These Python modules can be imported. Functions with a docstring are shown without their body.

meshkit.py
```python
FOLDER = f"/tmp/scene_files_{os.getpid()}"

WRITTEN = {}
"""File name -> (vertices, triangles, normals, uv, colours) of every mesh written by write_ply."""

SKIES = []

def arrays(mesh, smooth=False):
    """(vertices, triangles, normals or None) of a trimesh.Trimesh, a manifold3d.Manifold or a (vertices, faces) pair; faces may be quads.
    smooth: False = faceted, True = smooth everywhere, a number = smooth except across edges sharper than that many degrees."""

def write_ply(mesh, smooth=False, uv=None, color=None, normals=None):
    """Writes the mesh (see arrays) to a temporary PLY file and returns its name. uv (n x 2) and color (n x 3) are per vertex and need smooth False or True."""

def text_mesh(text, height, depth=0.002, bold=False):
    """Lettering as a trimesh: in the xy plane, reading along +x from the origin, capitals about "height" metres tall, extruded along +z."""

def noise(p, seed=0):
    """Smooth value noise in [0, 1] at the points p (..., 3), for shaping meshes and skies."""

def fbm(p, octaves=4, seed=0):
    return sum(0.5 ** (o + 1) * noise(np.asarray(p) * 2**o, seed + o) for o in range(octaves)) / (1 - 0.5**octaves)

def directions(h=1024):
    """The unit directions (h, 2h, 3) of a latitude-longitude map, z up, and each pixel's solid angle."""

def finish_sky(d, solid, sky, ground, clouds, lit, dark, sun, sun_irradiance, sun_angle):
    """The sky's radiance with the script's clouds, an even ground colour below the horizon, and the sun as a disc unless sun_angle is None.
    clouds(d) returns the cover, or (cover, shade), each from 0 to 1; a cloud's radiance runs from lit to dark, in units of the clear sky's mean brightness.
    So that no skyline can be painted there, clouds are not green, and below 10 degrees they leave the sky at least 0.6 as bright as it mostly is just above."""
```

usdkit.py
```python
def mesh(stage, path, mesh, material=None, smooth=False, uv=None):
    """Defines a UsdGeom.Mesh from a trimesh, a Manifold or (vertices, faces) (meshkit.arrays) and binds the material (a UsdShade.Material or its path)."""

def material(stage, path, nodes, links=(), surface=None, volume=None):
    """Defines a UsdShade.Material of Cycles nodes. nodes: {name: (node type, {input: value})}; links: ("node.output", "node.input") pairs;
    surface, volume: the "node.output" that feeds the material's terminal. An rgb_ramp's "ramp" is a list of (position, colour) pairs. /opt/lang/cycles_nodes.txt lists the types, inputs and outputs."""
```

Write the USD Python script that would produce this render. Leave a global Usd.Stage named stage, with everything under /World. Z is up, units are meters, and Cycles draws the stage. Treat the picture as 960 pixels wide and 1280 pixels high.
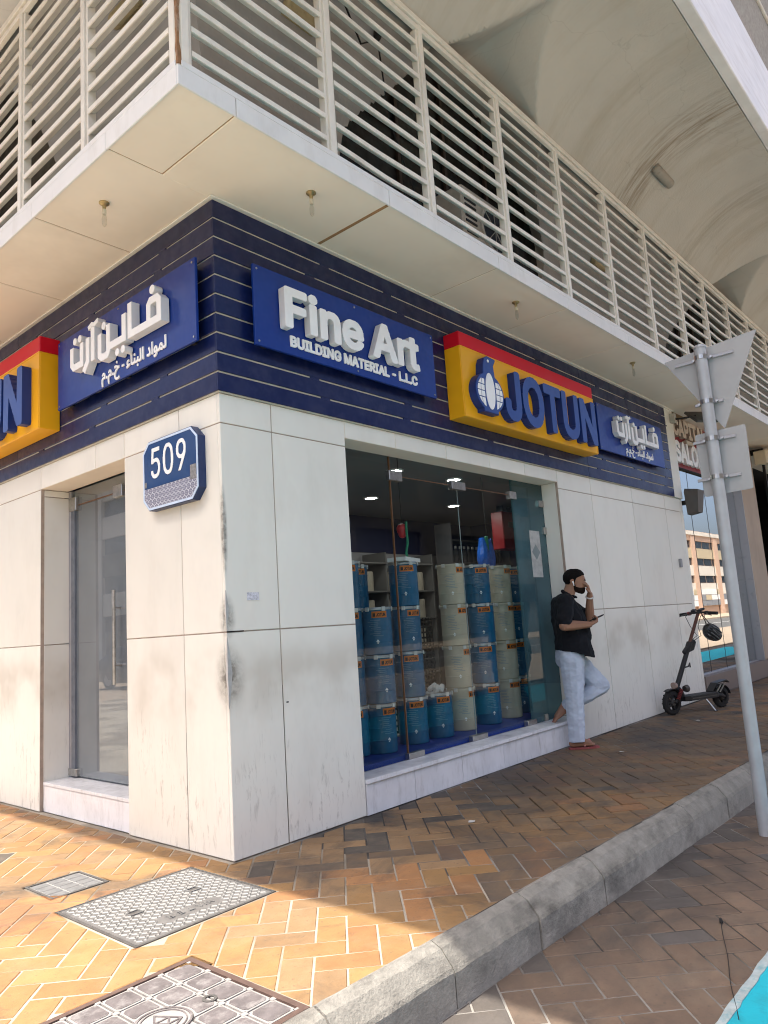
import math, random
import numpy as np
import trimesh, manifold3d as m3
import shapely
from shapely.geometry import Polygon, LineString, Point, MultiPolygon, box as sbox
from shapely.ops import unary_union
from shapely import affinity
import usdkit, meshkit
from pxr import Usd, UsdGeom, UsdShade, UsdLux, Sdf, Gf, Vt

random.seed(7); RNG = np.random.default_rng(7)
stage = Usd.Stage.CreateInMemory()
UsdGeom.SetStageUpAxis(stage, UsdGeom.Tokens.z); UsdGeom.SetStageMetersPerUnit(stage, 1.0)
UsdGeom.Xform.Define(stage, '/World'); UsdGeom.Scope.Define(stage, '/World/Looks')

# ------------------------------------------------------------------ camera, sky, sun, exposure
CAM = np.array([-2.812, -3.787, 1.32]); AZ, PITCH, ROLL = (math.radians(a) for a in (40.962, 8.705, -3.792))
fwd = np.array([math.cos(PITCH)*math.cos(AZ), math.cos(PITCH)*math.sin(AZ), math.sin(PITCH)])
_r = np.array([math.sin(AZ), -math.cos(AZ), 0]); _u = np.cross(_r, fwd)
rgt = math.cos(ROLL)*_r + math.sin(ROLL)*_u; upv = -math.sin(ROLL)*_r + math.cos(ROLL)*_u
cam = UsdGeom.Camera.Define(stage, '/World/camera')
cam.AddTransformOp().Set(Gf.Matrix4d(*[float(x) for x in (*rgt, 0, *upv, 0, *(-fwd), 0, *CAM, 1)]))
cam.CreateHorizontalApertureAttr(36.0); cam.CreateVerticalApertureAttr(48.0); cam.CreateFocalLengthAttr(36*923.47/960)
cam.CreateClippingRangeAttr(Gf.Vec2f(0.05, 2000))
cam.CreateExposureAttr(1.36)
SUN = np.array([-0.304, 0.15, 1.0]); SUN /= np.linalg.norm(SUN)
ELEV, ROT = math.asin(SUN[2]), math.atan2(SUN[0], SUN[1])
sky_mat = usdkit.material(stage, '/World/Looks/sky', {
    's': ('sky_texture', {'sky_type': 'single_scattering', 'sun_disc': False, 'sun_elevation': ELEV, 'sun_rotation': ROT, 'altitude': 0.0, 'aerosol_density': 6.0, 'air_density': 0.7}),
    'b': ('background_shader', {'strength': 0.135})}, [('s.color', 'b.color')], surface='b.background')
dome = UsdLux.DomeLight.Define(stage, '/World/sky'); dome.GetPrim().SetCustomDataByKey('kind', 'structure')
UsdShade.MaterialBindingAPI.Apply(dome.GetPrim()).Bind(sky_mat)
sun = UsdLux.DistantLight.Define(stage, '/World/sun')
sun.CreateNormalizeAttr(True); sun.CreateIntensityAttr(0.80); sun.CreateAngleAttr(0.55); sun.CreateColorAttr(Gf.Vec3f(1.0, 0.94, 0.85))
_z = SUN; _x = np.cross([0, 0, 1.0], _z); _x /= np.linalg.norm(_x); _y = np.cross(_z, _x)
sun.AddTransformOp().Set(Gf.Matrix4d(*[float(v) for v in (*_x, 0, *_y, 0, *_z, 0, 0, 0, 30, 1)]))

# ------------------------------------------------------------------ scene helpers
USED = {}
def numbered(path):
    n = USED.get(path, 0); USED[path] = n + 1
    return path if n == 0 else f'{path}_{n:03d}'
def keys(prim, **kw):
    for k, v in kw.items():
        if v: prim.SetCustomDataByKey(k, v)
class Node:
    def __init__(s, path, M, prim): s.path, s.M, s.prim = path, M, prim; s.Mi = np.linalg.inv(M)
    def add(s, name, mesh, mat, smooth=False, kind=None, label=None):
        """mesh in world coordinates -> a Mesh prim under this node"""
        p = numbered(s.path + '/' + name)
        v, f, _ = meshkit.arrays(mesh)
        v = v @ s.Mi[:3, :3].T + s.Mi[:3, 3]
        m = usdkit.mesh(stage, p, trimesh.Trimesh(v, f, process=False), mat, smooth=smooth)
        keys(m.GetPrim(), kind=kind, label=label)
        return Node(p, s.M, m.GetPrim())
    def sub(s, name, label=None):
        p = numbered(s.path + '/' + name); x = UsdGeom.Xform.Define(stage, p); keys(x.GetPrim(), label=label)
        return Node(p, s.M, x.GetPrim())
def Tm(loc=(0, 0, 0), rz=0.0):
    M = np.eye(4); c, s = math.cos(rz), math.sin(rz); M[:2, :2] = [[c, -s], [s, c]]; M[:3, 3] = loc; return M
def thing(name, label=None, category=None, loc=(0, 0, 0), rz=0.0, group=None, kind=None):
    p = numbered('/World/' + name); x = UsdGeom.Xform.Define(stage, p)
    x.AddTranslateOp().Set(Gf.Vec3d(*map(float, loc))); x.AddRotateZOp().Set(math.degrees(rz))
    keys(x.GetPrim(), label=label, category=category, group=group, kind=kind)
    return Node(p, Tm(loc, rz), x.GetPrim())
def copy_of(src, name, label, category, loc, rz=0.0, group=None, scale=None):
    p = numbered('/World/' + name); x = UsdGeom.Xform.Define(stage, p)
    x.GetPrim().GetReferences().AddInternalReference(src.path)
    x.GetPrim().SetInstanceable(True)
    x.ClearXformOpOrder()
    UsdGeom.Xformable(x).AddTranslateOp().Set(Gf.Vec3d(*map(float, loc))); UsdGeom.Xformable(x).AddRotateZOp().Set(math.degrees(rz))
    keys(x.GetPrim(), label=label, category=category, group=group)
    return Node(p, Tm(loc, rz), x.GetPrim())

# ------------------------------------------------------------------ mesh helpers
cat = trimesh.util.concatenate
def bx(x0, x1, y0, y1, z0, z1, bev=0.0):
    x0, x1 = min(x0, x1), max(x0, x1); y0, y1 = min(y0, y1), max(y0, y1); z0, z1 = min(z0, z1), max(z0, z1)
    if bev <= 0:
        b = trimesh.creation.box((x1-x0, y1-y0, z1-z0)); b.apply_translation(((x0+x1)/2, (y0+y1)/2, (z0+z1)/2)); return b
    bev = min(bev, .45*(x1-x0), .45*(y1-y0), .45*(z1-z0)); P = []
    for a in (0, 1):
        for b in (0, 1):
            for c in (0, 1):
                p = np.array([(x0, x1)[a], (y0, y1)[b], (z0, z1)[c]]); d = np.array([(1, -1)[a], (1, -1)[b], (1, -1)[c]])*bev
                P += [p+d*(0, 1, 1), p+d*(1, 0, 1), p+d*(1, 1, 0)]
    return trimesh.convex.convex_hull(np.array(P))
def xf(mesh, M): m = mesh.copy(); m.apply_transform(M); return m
def frame(o, u, v, w):
    M = np.eye(4); M[:3, 0], M[:3, 1], M[:3, 2], M[:3, 3] = u, v, w, o; return M
def fr_right(x, z, y=0.0): return frame((x, y, z), (1, 0, 0), (0, 0, 1), (0, -1, 0))
def fr_left(y, z, x=0.0): return frame((x, y, z), (0, -1, 0), (0, 0, 1), (-1, 0, 0))
def polys(s): return [g for g in getattr(s, 'geoms', [s]) if g.geom_type == 'Polygon' and g.area > 1e-9]
def extr(shape, d, z0=0.0):
    ms = [trimesh.creation.extrude_polygon(g, d, engine='earcut') for g in polys(shape)]
    m = cat(ms); m.apply_translation((0, 0, z0)); return m
def tube(pts, r, n=8, caps=True):
    pts = np.asarray(pts, float); k = len(pts); rs = np.full(k, r) if np.ndim(r) == 0 else np.asarray(r, float)
    t = np.gradient(pts, axis=0); t /= np.linalg.norm(t, axis=1)[:, None]
    a = np.array([0, 0, 1.0]) if abs(t[0][2]) < .9 else np.array([1.0, 0, 0])
    V = []
    nrm = np.cross(t[0], a); nrm /= np.linalg.norm(nrm)
    for i in range(k):
        nrm = nrm - t[i]*(nrm@t[i]); nrm /= np.linalg.norm(nrm); b = np.cross(t[i], nrm)
        for j in range(n):
            an = 2*math.pi*j/n; V.append(pts[i] + rs[i]*(math.cos(an)*nrm + math.sin(an)*b))
    F = []
    for i in range(k-1):
        for j in range(n):
            q = (j+1) % n; F += [(i*n+j, i*n+q, (i+1)*n+q), (i*n+j, (i+1)*n+q, (i+1)*n+j)]
    if caps:
        V += [pts[0], pts[-1]]; c0, c1 = len(V)-2, len(V)-1
        for j in range(n):
            q = (j+1) % n; F += [(c0, q, j), (c1, (k-1)*n+j, (k-1)*n+q)]
    return trimesh.Trimesh(np.array(V), np.array(F), process=False)
def lathe(prof, n=28):
    prof = np.asarray(prof, float); k = len(prof); V, F = [], []
    for i in range(n):
        a = 2*math.pi*i/n
        for r, z in prof: V.append((r*math.cos(a), r*math.sin(a), z))
    for i in range(n):
        j = (i+1) % n
        for q in range(k-1):
            F += [(i*k+q, j*k+q, j*k+q+1), (i*k+q, j*k+q+1, i*k+q+1)]
    m = trimesh.Trimesh(np.array(V), np.array(F), process=False)
    m.merge_vertices(); m.update_faces(m.nondegenerate_faces()); return m
def loft(shape_pts, path_pts):
    """closed 2d outline rows per station -> tube mesh (stations x outline x 3 array)"""
    S = np.asarray(path_pts); k, n = S.shape[:2]; V = S.reshape(-1, 3); F = []
    for i in range(k-1):
        for j in range(n):
            q = (j+1) % n; F += [(i*n+j, (i+1)*n+j, (i+1)*n+q), (i*n+j, (i+1)*n+q, i*n+q)]
    for st, fl in ((0, False), (k-1, True)):
        for j in range(1, n-1): F.append((st*n, st*n+j, st*n+j+1) if not fl else (st*n, st*n+j+1, st*n+j))
    return trimesh.Trimesh(V, np.array(F), process=False)
def text_shape(t, height, bold=0.0, sx=1.0):
    m = meshkit.text_mesh(t, height, 0.01, bold=True)
    s = m.section(plane_origin=(0, 0, 0.005), plane_normal=(0, 0, 1))
    p, T = s.to_2D(to_2D=np.array([[1, 0, 0, 0], [0, 1, 0, 0], [0, 0, 1, -.005], [0, 0, 0, 1.0]]))
    g = unary_union(p.polygons_full).buffer(bold).simplify(height*0.004)
    return affinity.scale(g, sx, 1, origin=(0, 0))
def sphere_pts(c, r, n=1):
    s = trimesh.creation.icosphere(subdivisions=n).vertices; return np.asarray(c)+s*r
def hull(*balls, n=1):
    return m3.Manifold.hull_points(np.vstack([sphere_pts(c, r, n) for c, r in balls]))
def union(ms): return m3.Manifold.batch_boolean(ms, m3.OpType.Add)
def to_tri(man):
    m = man.to_mesh(); return trimesh.Trimesh(np.array(m.vert_properties[:, :3]), np.array(m.tri_verts), process=False)
def soften(man, edge, it=8):
    t = to_tri(man.refine_to_length(edge)); t.merge_vertices()
    trimesh.smoothing.filter_taubin(t, lamb=.5, nu=.52, iterations=it); return t

# ------------------------------------------------------------------ materials
MATS = {}
def mat(name, color, rough=.6, var=.12, scale=6.0, stretch=(1, 1, 1), bump=0.0, bscale=None, spec=.4, metal=0.0, dirt=None, dirt_amt=.5, dirt_scale=2.0, dirt_stretch=(1, 1, 1), island=0.0, coat=0.0, rvar=.1, extra=None):
    if name in MATS: return MATS[name]
    c = np.array(color, float); N, Lk = {}, []
    N['g'] = ('geometry', {}); N['mp'] = ('mapping', {'scale': stretch}); Lk.append(('g.position', 'mp.vector'))
    N['n'] = ('noise_texture', {'scale': scale, 'detail': 6.0, 'roughness': .62}); Lk.append(('mp.vector', 'n.vector'))
    N['r'] = ('rgb_ramp', {'ramp': [(.25, tuple(c*(1-var))), (.5, tuple(c)), (.75, tuple(np.minimum(c*(1+var), .95)))]}); Lk.append(('n.fac', 'r.fac'))
    out = 'r.color'
    if island:
        N['oi'] = ('object_info', {}); N['ad'] = ('math', {'math_type': 'add'}); N['fr'] = ('math', {'math_type': 'fraction'})
        N['mr'] = ('map_range', {'from_min': 0.0, 'from_max': 1.0, 'to_min': 1-island, 'to_max': 1+island})
        N['hs'] = ('hsv', {})
        Lk += [('g.random_per_island', 'ad.value1'), ('oi.random', 'ad.value2'), ('ad.value', 'fr.value1'), ('fr.value', 'mr.value'), ('mr.result', 'hs.value'), (out, 'hs.color')]; out = 'hs.color'
    if dirt is not None:
        N['mp2'] = ('mapping', {'scale': dirt_stretch}); N['n2'] = ('noise_texture', {'scale': dirt_scale, 'detail': 8.0, 'roughness': .7})
        N['r2'] = ('map_range', {'from_min': .5, 'from_max': .75, 'to_min': 0.0, 'to_max': dirt_amt, 'clamp': True}); N['mx'] = ('mix_color', {'b': dirt})
        Lk += [('g.position', 'mp2.vector'), ('mp2.vector', 'n2.vector'), ('n2.fac', 'r2.value'), ('r2.result', 'mx.fac'), (out, 'mx.a')]; out = 'mx.result'
    if extra:
        out = extra(N, Lk, out)
    N['p'] = ('principled_bsdf', {'roughness': rough, 'specular_ior_level': spec, 'metallic': metal, 'coat_weight': coat})
    Lk.append((out, 'p.base_color'))
    if rvar:
        N['rr'] = ('map_range', {'from_min': .3, 'from_max': .7, 'to_min': max(.02, rough-rvar), 'to_max': min(1, rough+rvar), 'clamp': True}); Lk += [('n.fac', 'rr.value'), ('rr.result', 'p.roughness')]
    if bump:
        N['bn'] = ('noise_texture', {'scale': bscale or scale*4, 'detail': 5.0, 'roughness': .6}); N['bm'] = ('bump', {'strength': .6, 'distance': bump})
        Lk += [('mp.vector', 'bn.vector'), ('bn.fac', 'bm.height'), ('bm.normal', 'p.normal')]
    MATS[name] = usdkit.material(stage, '/World/Looks/'+name, N, Lk, surface='p.BSDF'); return MATS[name]
def emit(name, color, strength):
    return usdkit.material(stage, '/World/Looks/'+name, {'e': ('emission', {'color': color, 'strength': strength})}, [], surface='e.emission')
def pane_mat(name, tint, ior, veil=0.0, rough=0.0, dmin=0.0, dcol=(.34, .36, .36)):
    N = {'t': ('transparent_bsdf', {'color': tint}), 'gl': ('glossy_bsdf', {'color': (.95, .97, .97), 'roughness': rough}), 'f': ('fresnel', {'IOR': ior}), 'm': ('mix_closure', {})}
    N.update({'ge': ('geometry', {}), 'iv': ('math', {'math_type': 'subtract', 'value1': 1.0}), 'fm': ('math', {'math_type': 'multiply'})})
    L = [('ge.backfacing', 'iv.value2'), ('f.fac', 'fm.value1'), ('iv.value', 'fm.value2'), ('fm.value', 'm.fac'), ('t.BSDF', 'm.closure1'), ('gl.BSDF', 'm.closure2')]
    s = 'm.closure'
    if veil:
        N.update({'g': ('geometry', {}), 'n': ('noise_texture', {'scale': 2.5, 'detail': 6.0}), 'mr': ('map_range', {'from_min': .4, 'from_max': .8, 'to_min': dmin, 'to_max': veil, 'clamp': True}), 'd': ('diffuse_bsdf', {'color': dcol}), 'm2': ('mix_closure', {})})
        L += [('g.position', 'n.vector'), ('n.fac', 'mr.value'), ('mr.result', 'm2.fac'), ('m.closure', 'm2.closure1'), ('d.BSDF', 'm2.closure2')]; s = 'm2.closure'
    return usdkit.material(stage, '/World/Looks/'+name, N, L, surface=s)

def marble_extra(N, Lk, out):
    # own-shaped wear: scuffs at knee height and burn stains around the split corner bead
    N['sx'] = ('separate_xyz', {}); Lk.append(('g.position', 'sx.vector'))
    N['mps'] = ('mapping', {'scale': (26, 26, 5.5)}); N['ns'] = ('noise_texture', {'scale': 1.0, 'detail': 7.0, 'roughness': .75, 'distortion': .6})
    N['th'] = ('map_range', {'from_min': .54, 'from_max': .70, 'to_min': 0.0, 'to_max': .75, 'clamp': True})
    N['zb'] = ('map_range', {'from_min': 1.1, 'from_max': .45, 'to_min': 0.0, 'to_max': 1.0, 'clamp': True})
    N['mm'] = ('math', {'math_type': 'multiply'}); N['nz'] = ('noise_texture', {'scale': 16.0, 'detail': 8.0, 'roughness': .72, 'distortion': .4}); N['nk'] = ('noise_texture', {'scale': 2.3, 'detail': 3.0}); N['kk'] = ('map_range', {'from_min': .42, 'from_max': .62, 'to_min': .08, 'to_max': 1.0, 'clamp': True}); N['mk'] = ('math', {'math_type': 'multiply'}); N['mxs'] = ('mix_color', {'b': (.21, .18, .14)})
    Lk += [('g.position', 'mps.vector'), ('mps.vector', 'ns.vector'), ('ns.fac', 'th.value'), ('sx.z', 'zb.value'), ('th.result', 'mm.value1'), ('zb.result', 'mm.value2'), ('g.position', 'nk.vector'), ('nk.fac', 'kk.value'), ('g.position', 'nz.vector'), ('kk.result', 'mk.value1'), ('mm.value', 'mk.value2'), ('mk.value', 'mxs.fac'), (out, 'mxs.a')]
    out = 'mxs.result'
    N['zl'] = ('map_range', {'range_type': 'smoothstep', 'from_min': .62, 'from_max': .98, 'clamp': True}); N['zu'] = ('map_range', {'range_type': 'smoothstep', 'from_min': 1.34, 'from_max': 1.08, 'clamp': True}); N['zz'] = ('math', {'math_type': 'multiply'}); N['zn'] = ('math', {'math_type': 'multiply'}); N['za'] = ('math', {'math_type': 'multiply', 'value2': .42}); N['zc'] = ('mix_color', {'b': (.40, .34, .265)})
    Lk += [('sx.z', 'zl.value'), ('sx.z', 'zu.value'), ('zl.result', 'zz.value1'), ('zu.result', 'zz.value2'), ('zz.value', 'zn.value1'), ('kk.result', 'zn.value2'), ('zn.value', 'za.value1'), ('za.value', 'zc.fac'), (out, 'zc.a')]; out = 'zc.result'
    for i, (z, r, zs, amt) in enumerate(((1.07, .16, .62, .85), (1.43, .085, .5, .8), (1.98, .035, .10, .75))):
        a = f'b{i}'
        N[a+'m'] = ('mapping', {'location': (0, 0, -z*zs), 'scale': (1, 1, zs)}); N[a+'l'] = ('vector_math', {'math_type': 'length'})
        N[a+'r'] = ('map_range', {'range_type': 'smoothstep', 'from_min': r, 'from_max': .015, 'to_min': 0.0, 'to_max': amt, 'clamp': True})
        N[a+'n'] = ('map_range', {'from_min': .36, 'from_max': .6, 'to_min': .35, 'to_max': 1.0, 'clamp': True}); N[a+'x'] = ('math', {'math_type': 'multiply'}); N[a+'c'] = ('mix_color', {'b': (.055, .043, .032)})
        Lk += [('g.position', a+'m.vector'), (a+'m.vector', a+'l.vector1'), (a+'l.value', a+'r.value'), ('nz.fac', a+'n.value'), (a+'r.result', a+'x.value1'), (a+'n.result', a+'x.value2'), (a+'x.value', a+'c.fac'), (out, a+'c.a')]
        out = a+'c.result'
    return out
MARBLE = mat('marble_cladding', (.74, .72, .65), .4, .04, 2.2, (1, 1, .6), bump=.0006, bscale=30, dirt=(.50, .46, .38), dirt_amt=.22, dirt_scale=1.7, dirt_stretch=(1.6, 1.6, .7), island=.05, extra=marble_extra)
JOINT = mat('joint_filler', (.36, .29, .235), .9, .25, 12)
PLINTH = mat('plinth_marble', (.72, .72, .73), .35, .08, 4, bump=.0004, bscale=40, dirt=(.35, .33, .3), dirt_amt=.5, dirt_scale=5, dirt_stretch=(3, 3, .8), island=.05)
SOFFIT = mat('soffit_paint', (.82, .735, .625), .55, .05, 1.2, dirt=(.5, .42, .33), dirt_amt=.25, dirt_scale=1.0, bump=.0004, bscale=60)
WHITE = mat('white_paint', (.74, .72, .66), .5, .06, 5, dirt=(.42, .36, .28), dirt_amt=.4, dirt_scale=4, dirt_stretch=(1, 1, .4))
LOUV = mat('cream_louvre_paint', (.74, .70, .62), .45, .07, 6, dirt=(.4, .34, .27), dirt_amt=.5, dirt_scale=3, dirt_stretch=(1, 1, .5))
FASC = mat('white_fascia_paint', (.71, .705, .69), .5, .05, 4, dirt=(.5, .47, .42), dirt_amt=.4, dirt_scale=5, dirt_stretch=(1, 1, .3))
NAVY = mat('navy_cladding', (.005, .011, .060), .3, .10, 3, spec=.42, coat=.0, island=.12, dirt=(.05, .05, .09), dirt_amt=.3, dirt_scale=6)
PANEL = mat('blue_sign_panel', (.006, .032, .21), .28, .05, 2, spec=.4)
YEL = mat('yellow_sign', (.82, .40, .010), .4, .04, 2, spec=.3)
RED = mat('red_sign', (.58, .006, .02), .4, .04, 2, spec=.3)
JBLUE = mat('letter_blue', (.012, .035, .17), .4, .06, 3, spec=.3)
LETW = mat('letter_white', (.86, .86, .85), .4, .04, 8)
LETS = mat('letter_sides', (.70, .70, .70), .45, .06, 8)
def stuc_extra(N, Lk, out):
    # rust brown run-off streaks where water has come through the vault, and hairline cracks
    N['sx'] = ('separate_xyz', {}); N['m1'] = ('mapping', {'scale': (16, 1.3, 1.3)}); N['n5'] = ('noise_texture', {'scale': 1.0, 'detail': 8.0, 'roughness': .75, 'distortion': .4})
    N['t5'] = ('map_range', {'from_min': .42, 'from_max': .62, 'to_min': 0.0, 'to_max': 1.0, 'clamp': True})
    Lk += [('g.position', 'sx.vector'), ('g.position', 'm1.vector'), ('m1.vector', 'n5.vector'), ('n5.fac', 't5.value')]
    for i, (x, w, amt, col) in enumerate(((5.45, .55, .75, (.19, .14, .08)), (7.5, .5, .35, (.22, .19, .14)), (4.6, .5, .15, (.2, .17, .12)), (-1.4, .3, .3, (.2, .17, .12)))):
        a = f's{i}'; N[a+'d'] = ('math', {'math_type': 'subtract', 'value2': x}); N[a+'a'] = ('math', {'math_type': 'absolute'}); N[a+'r'] = ('map_range', {'range_type': 'smoothstep', 'from_min': w, 'from_max': .05, 'to_min': 0.0, 'to_max': amt, 'clamp': True}); N[a+'x'] = ('math', {'math_type': 'multiply'}); N[a+'c'] = ('mix_color', {'b': col})
        Lk += [('sx.x', a+'d.value1'), (a+'d.value', a+'a.value1'), (a+'a.value', a+'r.value'), (a+'r.result', a+'x.value1'), ('t5.result', a+'x.value2'), (a+'x.value', a+'c.fac'), (out, a+'c.a')]; out = a+'c.result'
    N['vc'] = ('voronoi_texture', {'feature': 'distance_to_edge', 'scale': .8}); N['nw'] = ('noise_texture', {'scale': 3.0, 'detail': 6.0}); N['mw'] = ('mix_color', {'fac': .22}); N['rc'] = ('map_range', {'from_min': .003, 'from_max': .0, 'to_min': 0.0, 'to_max': .16, 'clamp': True}); N['cc'] = ('mix_color', {'b': (.12, .10, .08)})
    Lk += [('g.position', 'nw.vector'), ('g.position', 'mw.a'), ('nw.color', 'mw.b'), ('mw.result', 'vc.vector'), ('vc.distance', 'rc.value'), ('rc.result', 'cc.fac'), (out, 'cc.a')]
    return 'cc.result'
STUC = mat('stucco_vault', (.49, .47, .425), .85, .07, 1.5, bump=.006, bscale=40, dirt=(.30, .245, .16), dirt_amt=.5, dirt_scale=.62, dirt_stretch=(3.2, .6, .5), extra=stuc_extra)
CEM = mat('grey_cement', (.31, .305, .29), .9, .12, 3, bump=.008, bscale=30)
DARKG = mat('dark_glass', (.008, .007, .006), .25, .2, 3)
MESHG = mat('grey_screen', (.36, .35, .33), .7, .2, 20)
MESHD = mat('grey_screen_back', (.05, .048, .045), .8, .2, 12)
CONC = mat('kerb_concrete', (.245, .232, .205), .88, .30, 12, bump=.009, bscale=70, dirt=(.06, .055, .05), dirt_amt=.9, dirt_scale=4, dirt_stretch=(.7, 1.6, 1.2), island=.10)
RUSTP = mat('rusty_plaster', (.24, .125, .06), .95, .45, 30, (1, 1, .5), bump=.006, bscale=60, dirt=(.55, .48, .38), dirt_amt=.8, dirt_scale=16, dirt_stretch=(1, 1, .4))
STEEL = mat('brushed_steel', (.50, .49, .47), .28, .04, 8, metal=1.0, rvar=.04)
ALU = mat('grey_aluminium', (.36, .36, .38), .42, .06, 8, metal=.6)
GALV = mat('galvanised_post', (.35, .36, .38), .5, .1, 12, metal=.25, dirt=(.28, .28, .29), dirt_amt=.35, dirt_scale=5)
SIGNB = mat('sign_back', (.33, .33, .335), .55, .06, 5, metal=.2, dirt=(.25, .24, .23), dirt_amt=.35, dirt_scale=4)
BLACK = mat('black_plastic', (.012, .012, .013), .45, .2, 10)
RUBBER = mat('rubber', (.014, .014, .014), .8, .2, 20)
GLASS = pane_mat('window_glass', (.90, .93, .92), 1.30, .0)
DOORG = pane_mat('door_glass', (.42, .47, .49), 2.4, .30, 0, .22, (.36, .39, .41))  # pale grey veil in the colour stands in for street reflections
SALG = pane_mat('salon_mirror_glass', (.35, .42, .44), 18.0, .0)
TEALG = pane_mat('teal_glass_edge', (.42, .60, .62), 1.5, .32, 0, .16, (.13, .24, .25))
BRONZE = mat('bronze_glass_edge', (.16, .075, .035), .4, .2, 8)

# ------------------------------------------------------------------ ground, pavers, kerb
def kerb_y(x): return -1.645 - 0.0234*(x + .93) + .0
def paver_extra(N, Lk, out):
    N['nd'] = ('noise_texture', {'scale': 1.3, 'distortion': .5, 'detail': 7.0, 'roughness': .68}); N['md'] = ('map_range', {'from_min': .50, 'from_max': .68, 'to_min': 0.0, 'to_max': .9, 'clamp': True}); N['xd'] = ('mix_color', {'b': (.045, .04, .037)})
    N['nf'] = ('noise_texture', {'scale': 45.0, 'detail': 3.0}); N['mf'] = ('map_range', {'from_min': .62, 'from_max': .72, 'to_min': 0.0, 'to_max': .45, 'clamp': True}); N['xf'] = ('mix_color', {'b': (.09, .07, .055)})
    Lk += [('g.position', 'nd.vector'), ('nd.fac', 'md.value'), ('md.result', 'xd.fac'), (out, 'xd.a'), ('g.position', 'nf.vector'), ('nf.fac', 'mf.value'), ('mf.result', 'xf.fac'), ('xd.result', 'xf.a')]
    return 'xf.result'
def pav(name, c, ex=paver_extra): return mat(name, c, .72, .16, 9, bump=.0018, bscale=90, dirt=(.33, .25, .16), dirt_amt=.35, dirt_scale=3.5, island=.10, extra=ex)
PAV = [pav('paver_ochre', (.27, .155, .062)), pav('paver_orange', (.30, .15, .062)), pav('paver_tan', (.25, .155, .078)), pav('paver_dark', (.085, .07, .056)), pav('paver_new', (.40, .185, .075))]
def grime_shade_extra(N, Lk, out):  # grime patches, deepened so the colour also carries the walkway shade
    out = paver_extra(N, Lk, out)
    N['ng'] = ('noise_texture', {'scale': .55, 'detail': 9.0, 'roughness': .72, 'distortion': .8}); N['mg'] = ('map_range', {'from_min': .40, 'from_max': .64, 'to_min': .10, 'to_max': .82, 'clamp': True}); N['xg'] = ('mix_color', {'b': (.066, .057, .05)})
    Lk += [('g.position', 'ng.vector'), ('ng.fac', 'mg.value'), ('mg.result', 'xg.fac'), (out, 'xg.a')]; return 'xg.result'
def pavg(name, c): return mat(name, c, .7, .18, 9, bump=.0018, bscale=90, dirt=(.26, .22, .16), dirt_amt=.3, dirt_scale=3.5, island=.10, extra=grime_shade_extra)
PAV += [pavg('paver_grime_shade_ochre', (.25, .145, .062)), pavg('paver_grime_shade_orange', (.27, .14, .062)), pavg('paver_grime_shade_tan', (.23, .145, .075))]
PLOW = [pavg('paver_low_brown', (.17, .115, .078)), pavg('paver_low_tan', (.19, .13, .088)), pavg('paver_low_grey', (.11, .097, .088))]  # same grime, again with shade painted into the lower paving
def joint_mat(name, a, b, lo, hi):
    def ex(N, Lk, out):
        N['nj'] = ('noise_texture', {'scale': 1.1, 'detail': 5.0}); N['mj'] = ('map_range', {'from_min': lo, 'from_max': hi, 'to_min': 0.0, 'to_max': 1.0, 'clamp': True}); N['xj'] = ('mix_color', {'b': b})
        Lk.extend([('g.position', 'nj.vector'), ('nj.fac', 'mj.value'), ('mj.result', 'xj.fac'), (out, 'xj.a')]); return 'xj.result'
    return mat(name, a, .95, .15, 40, bump=.002, bscale=200, extra=ex)
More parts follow.
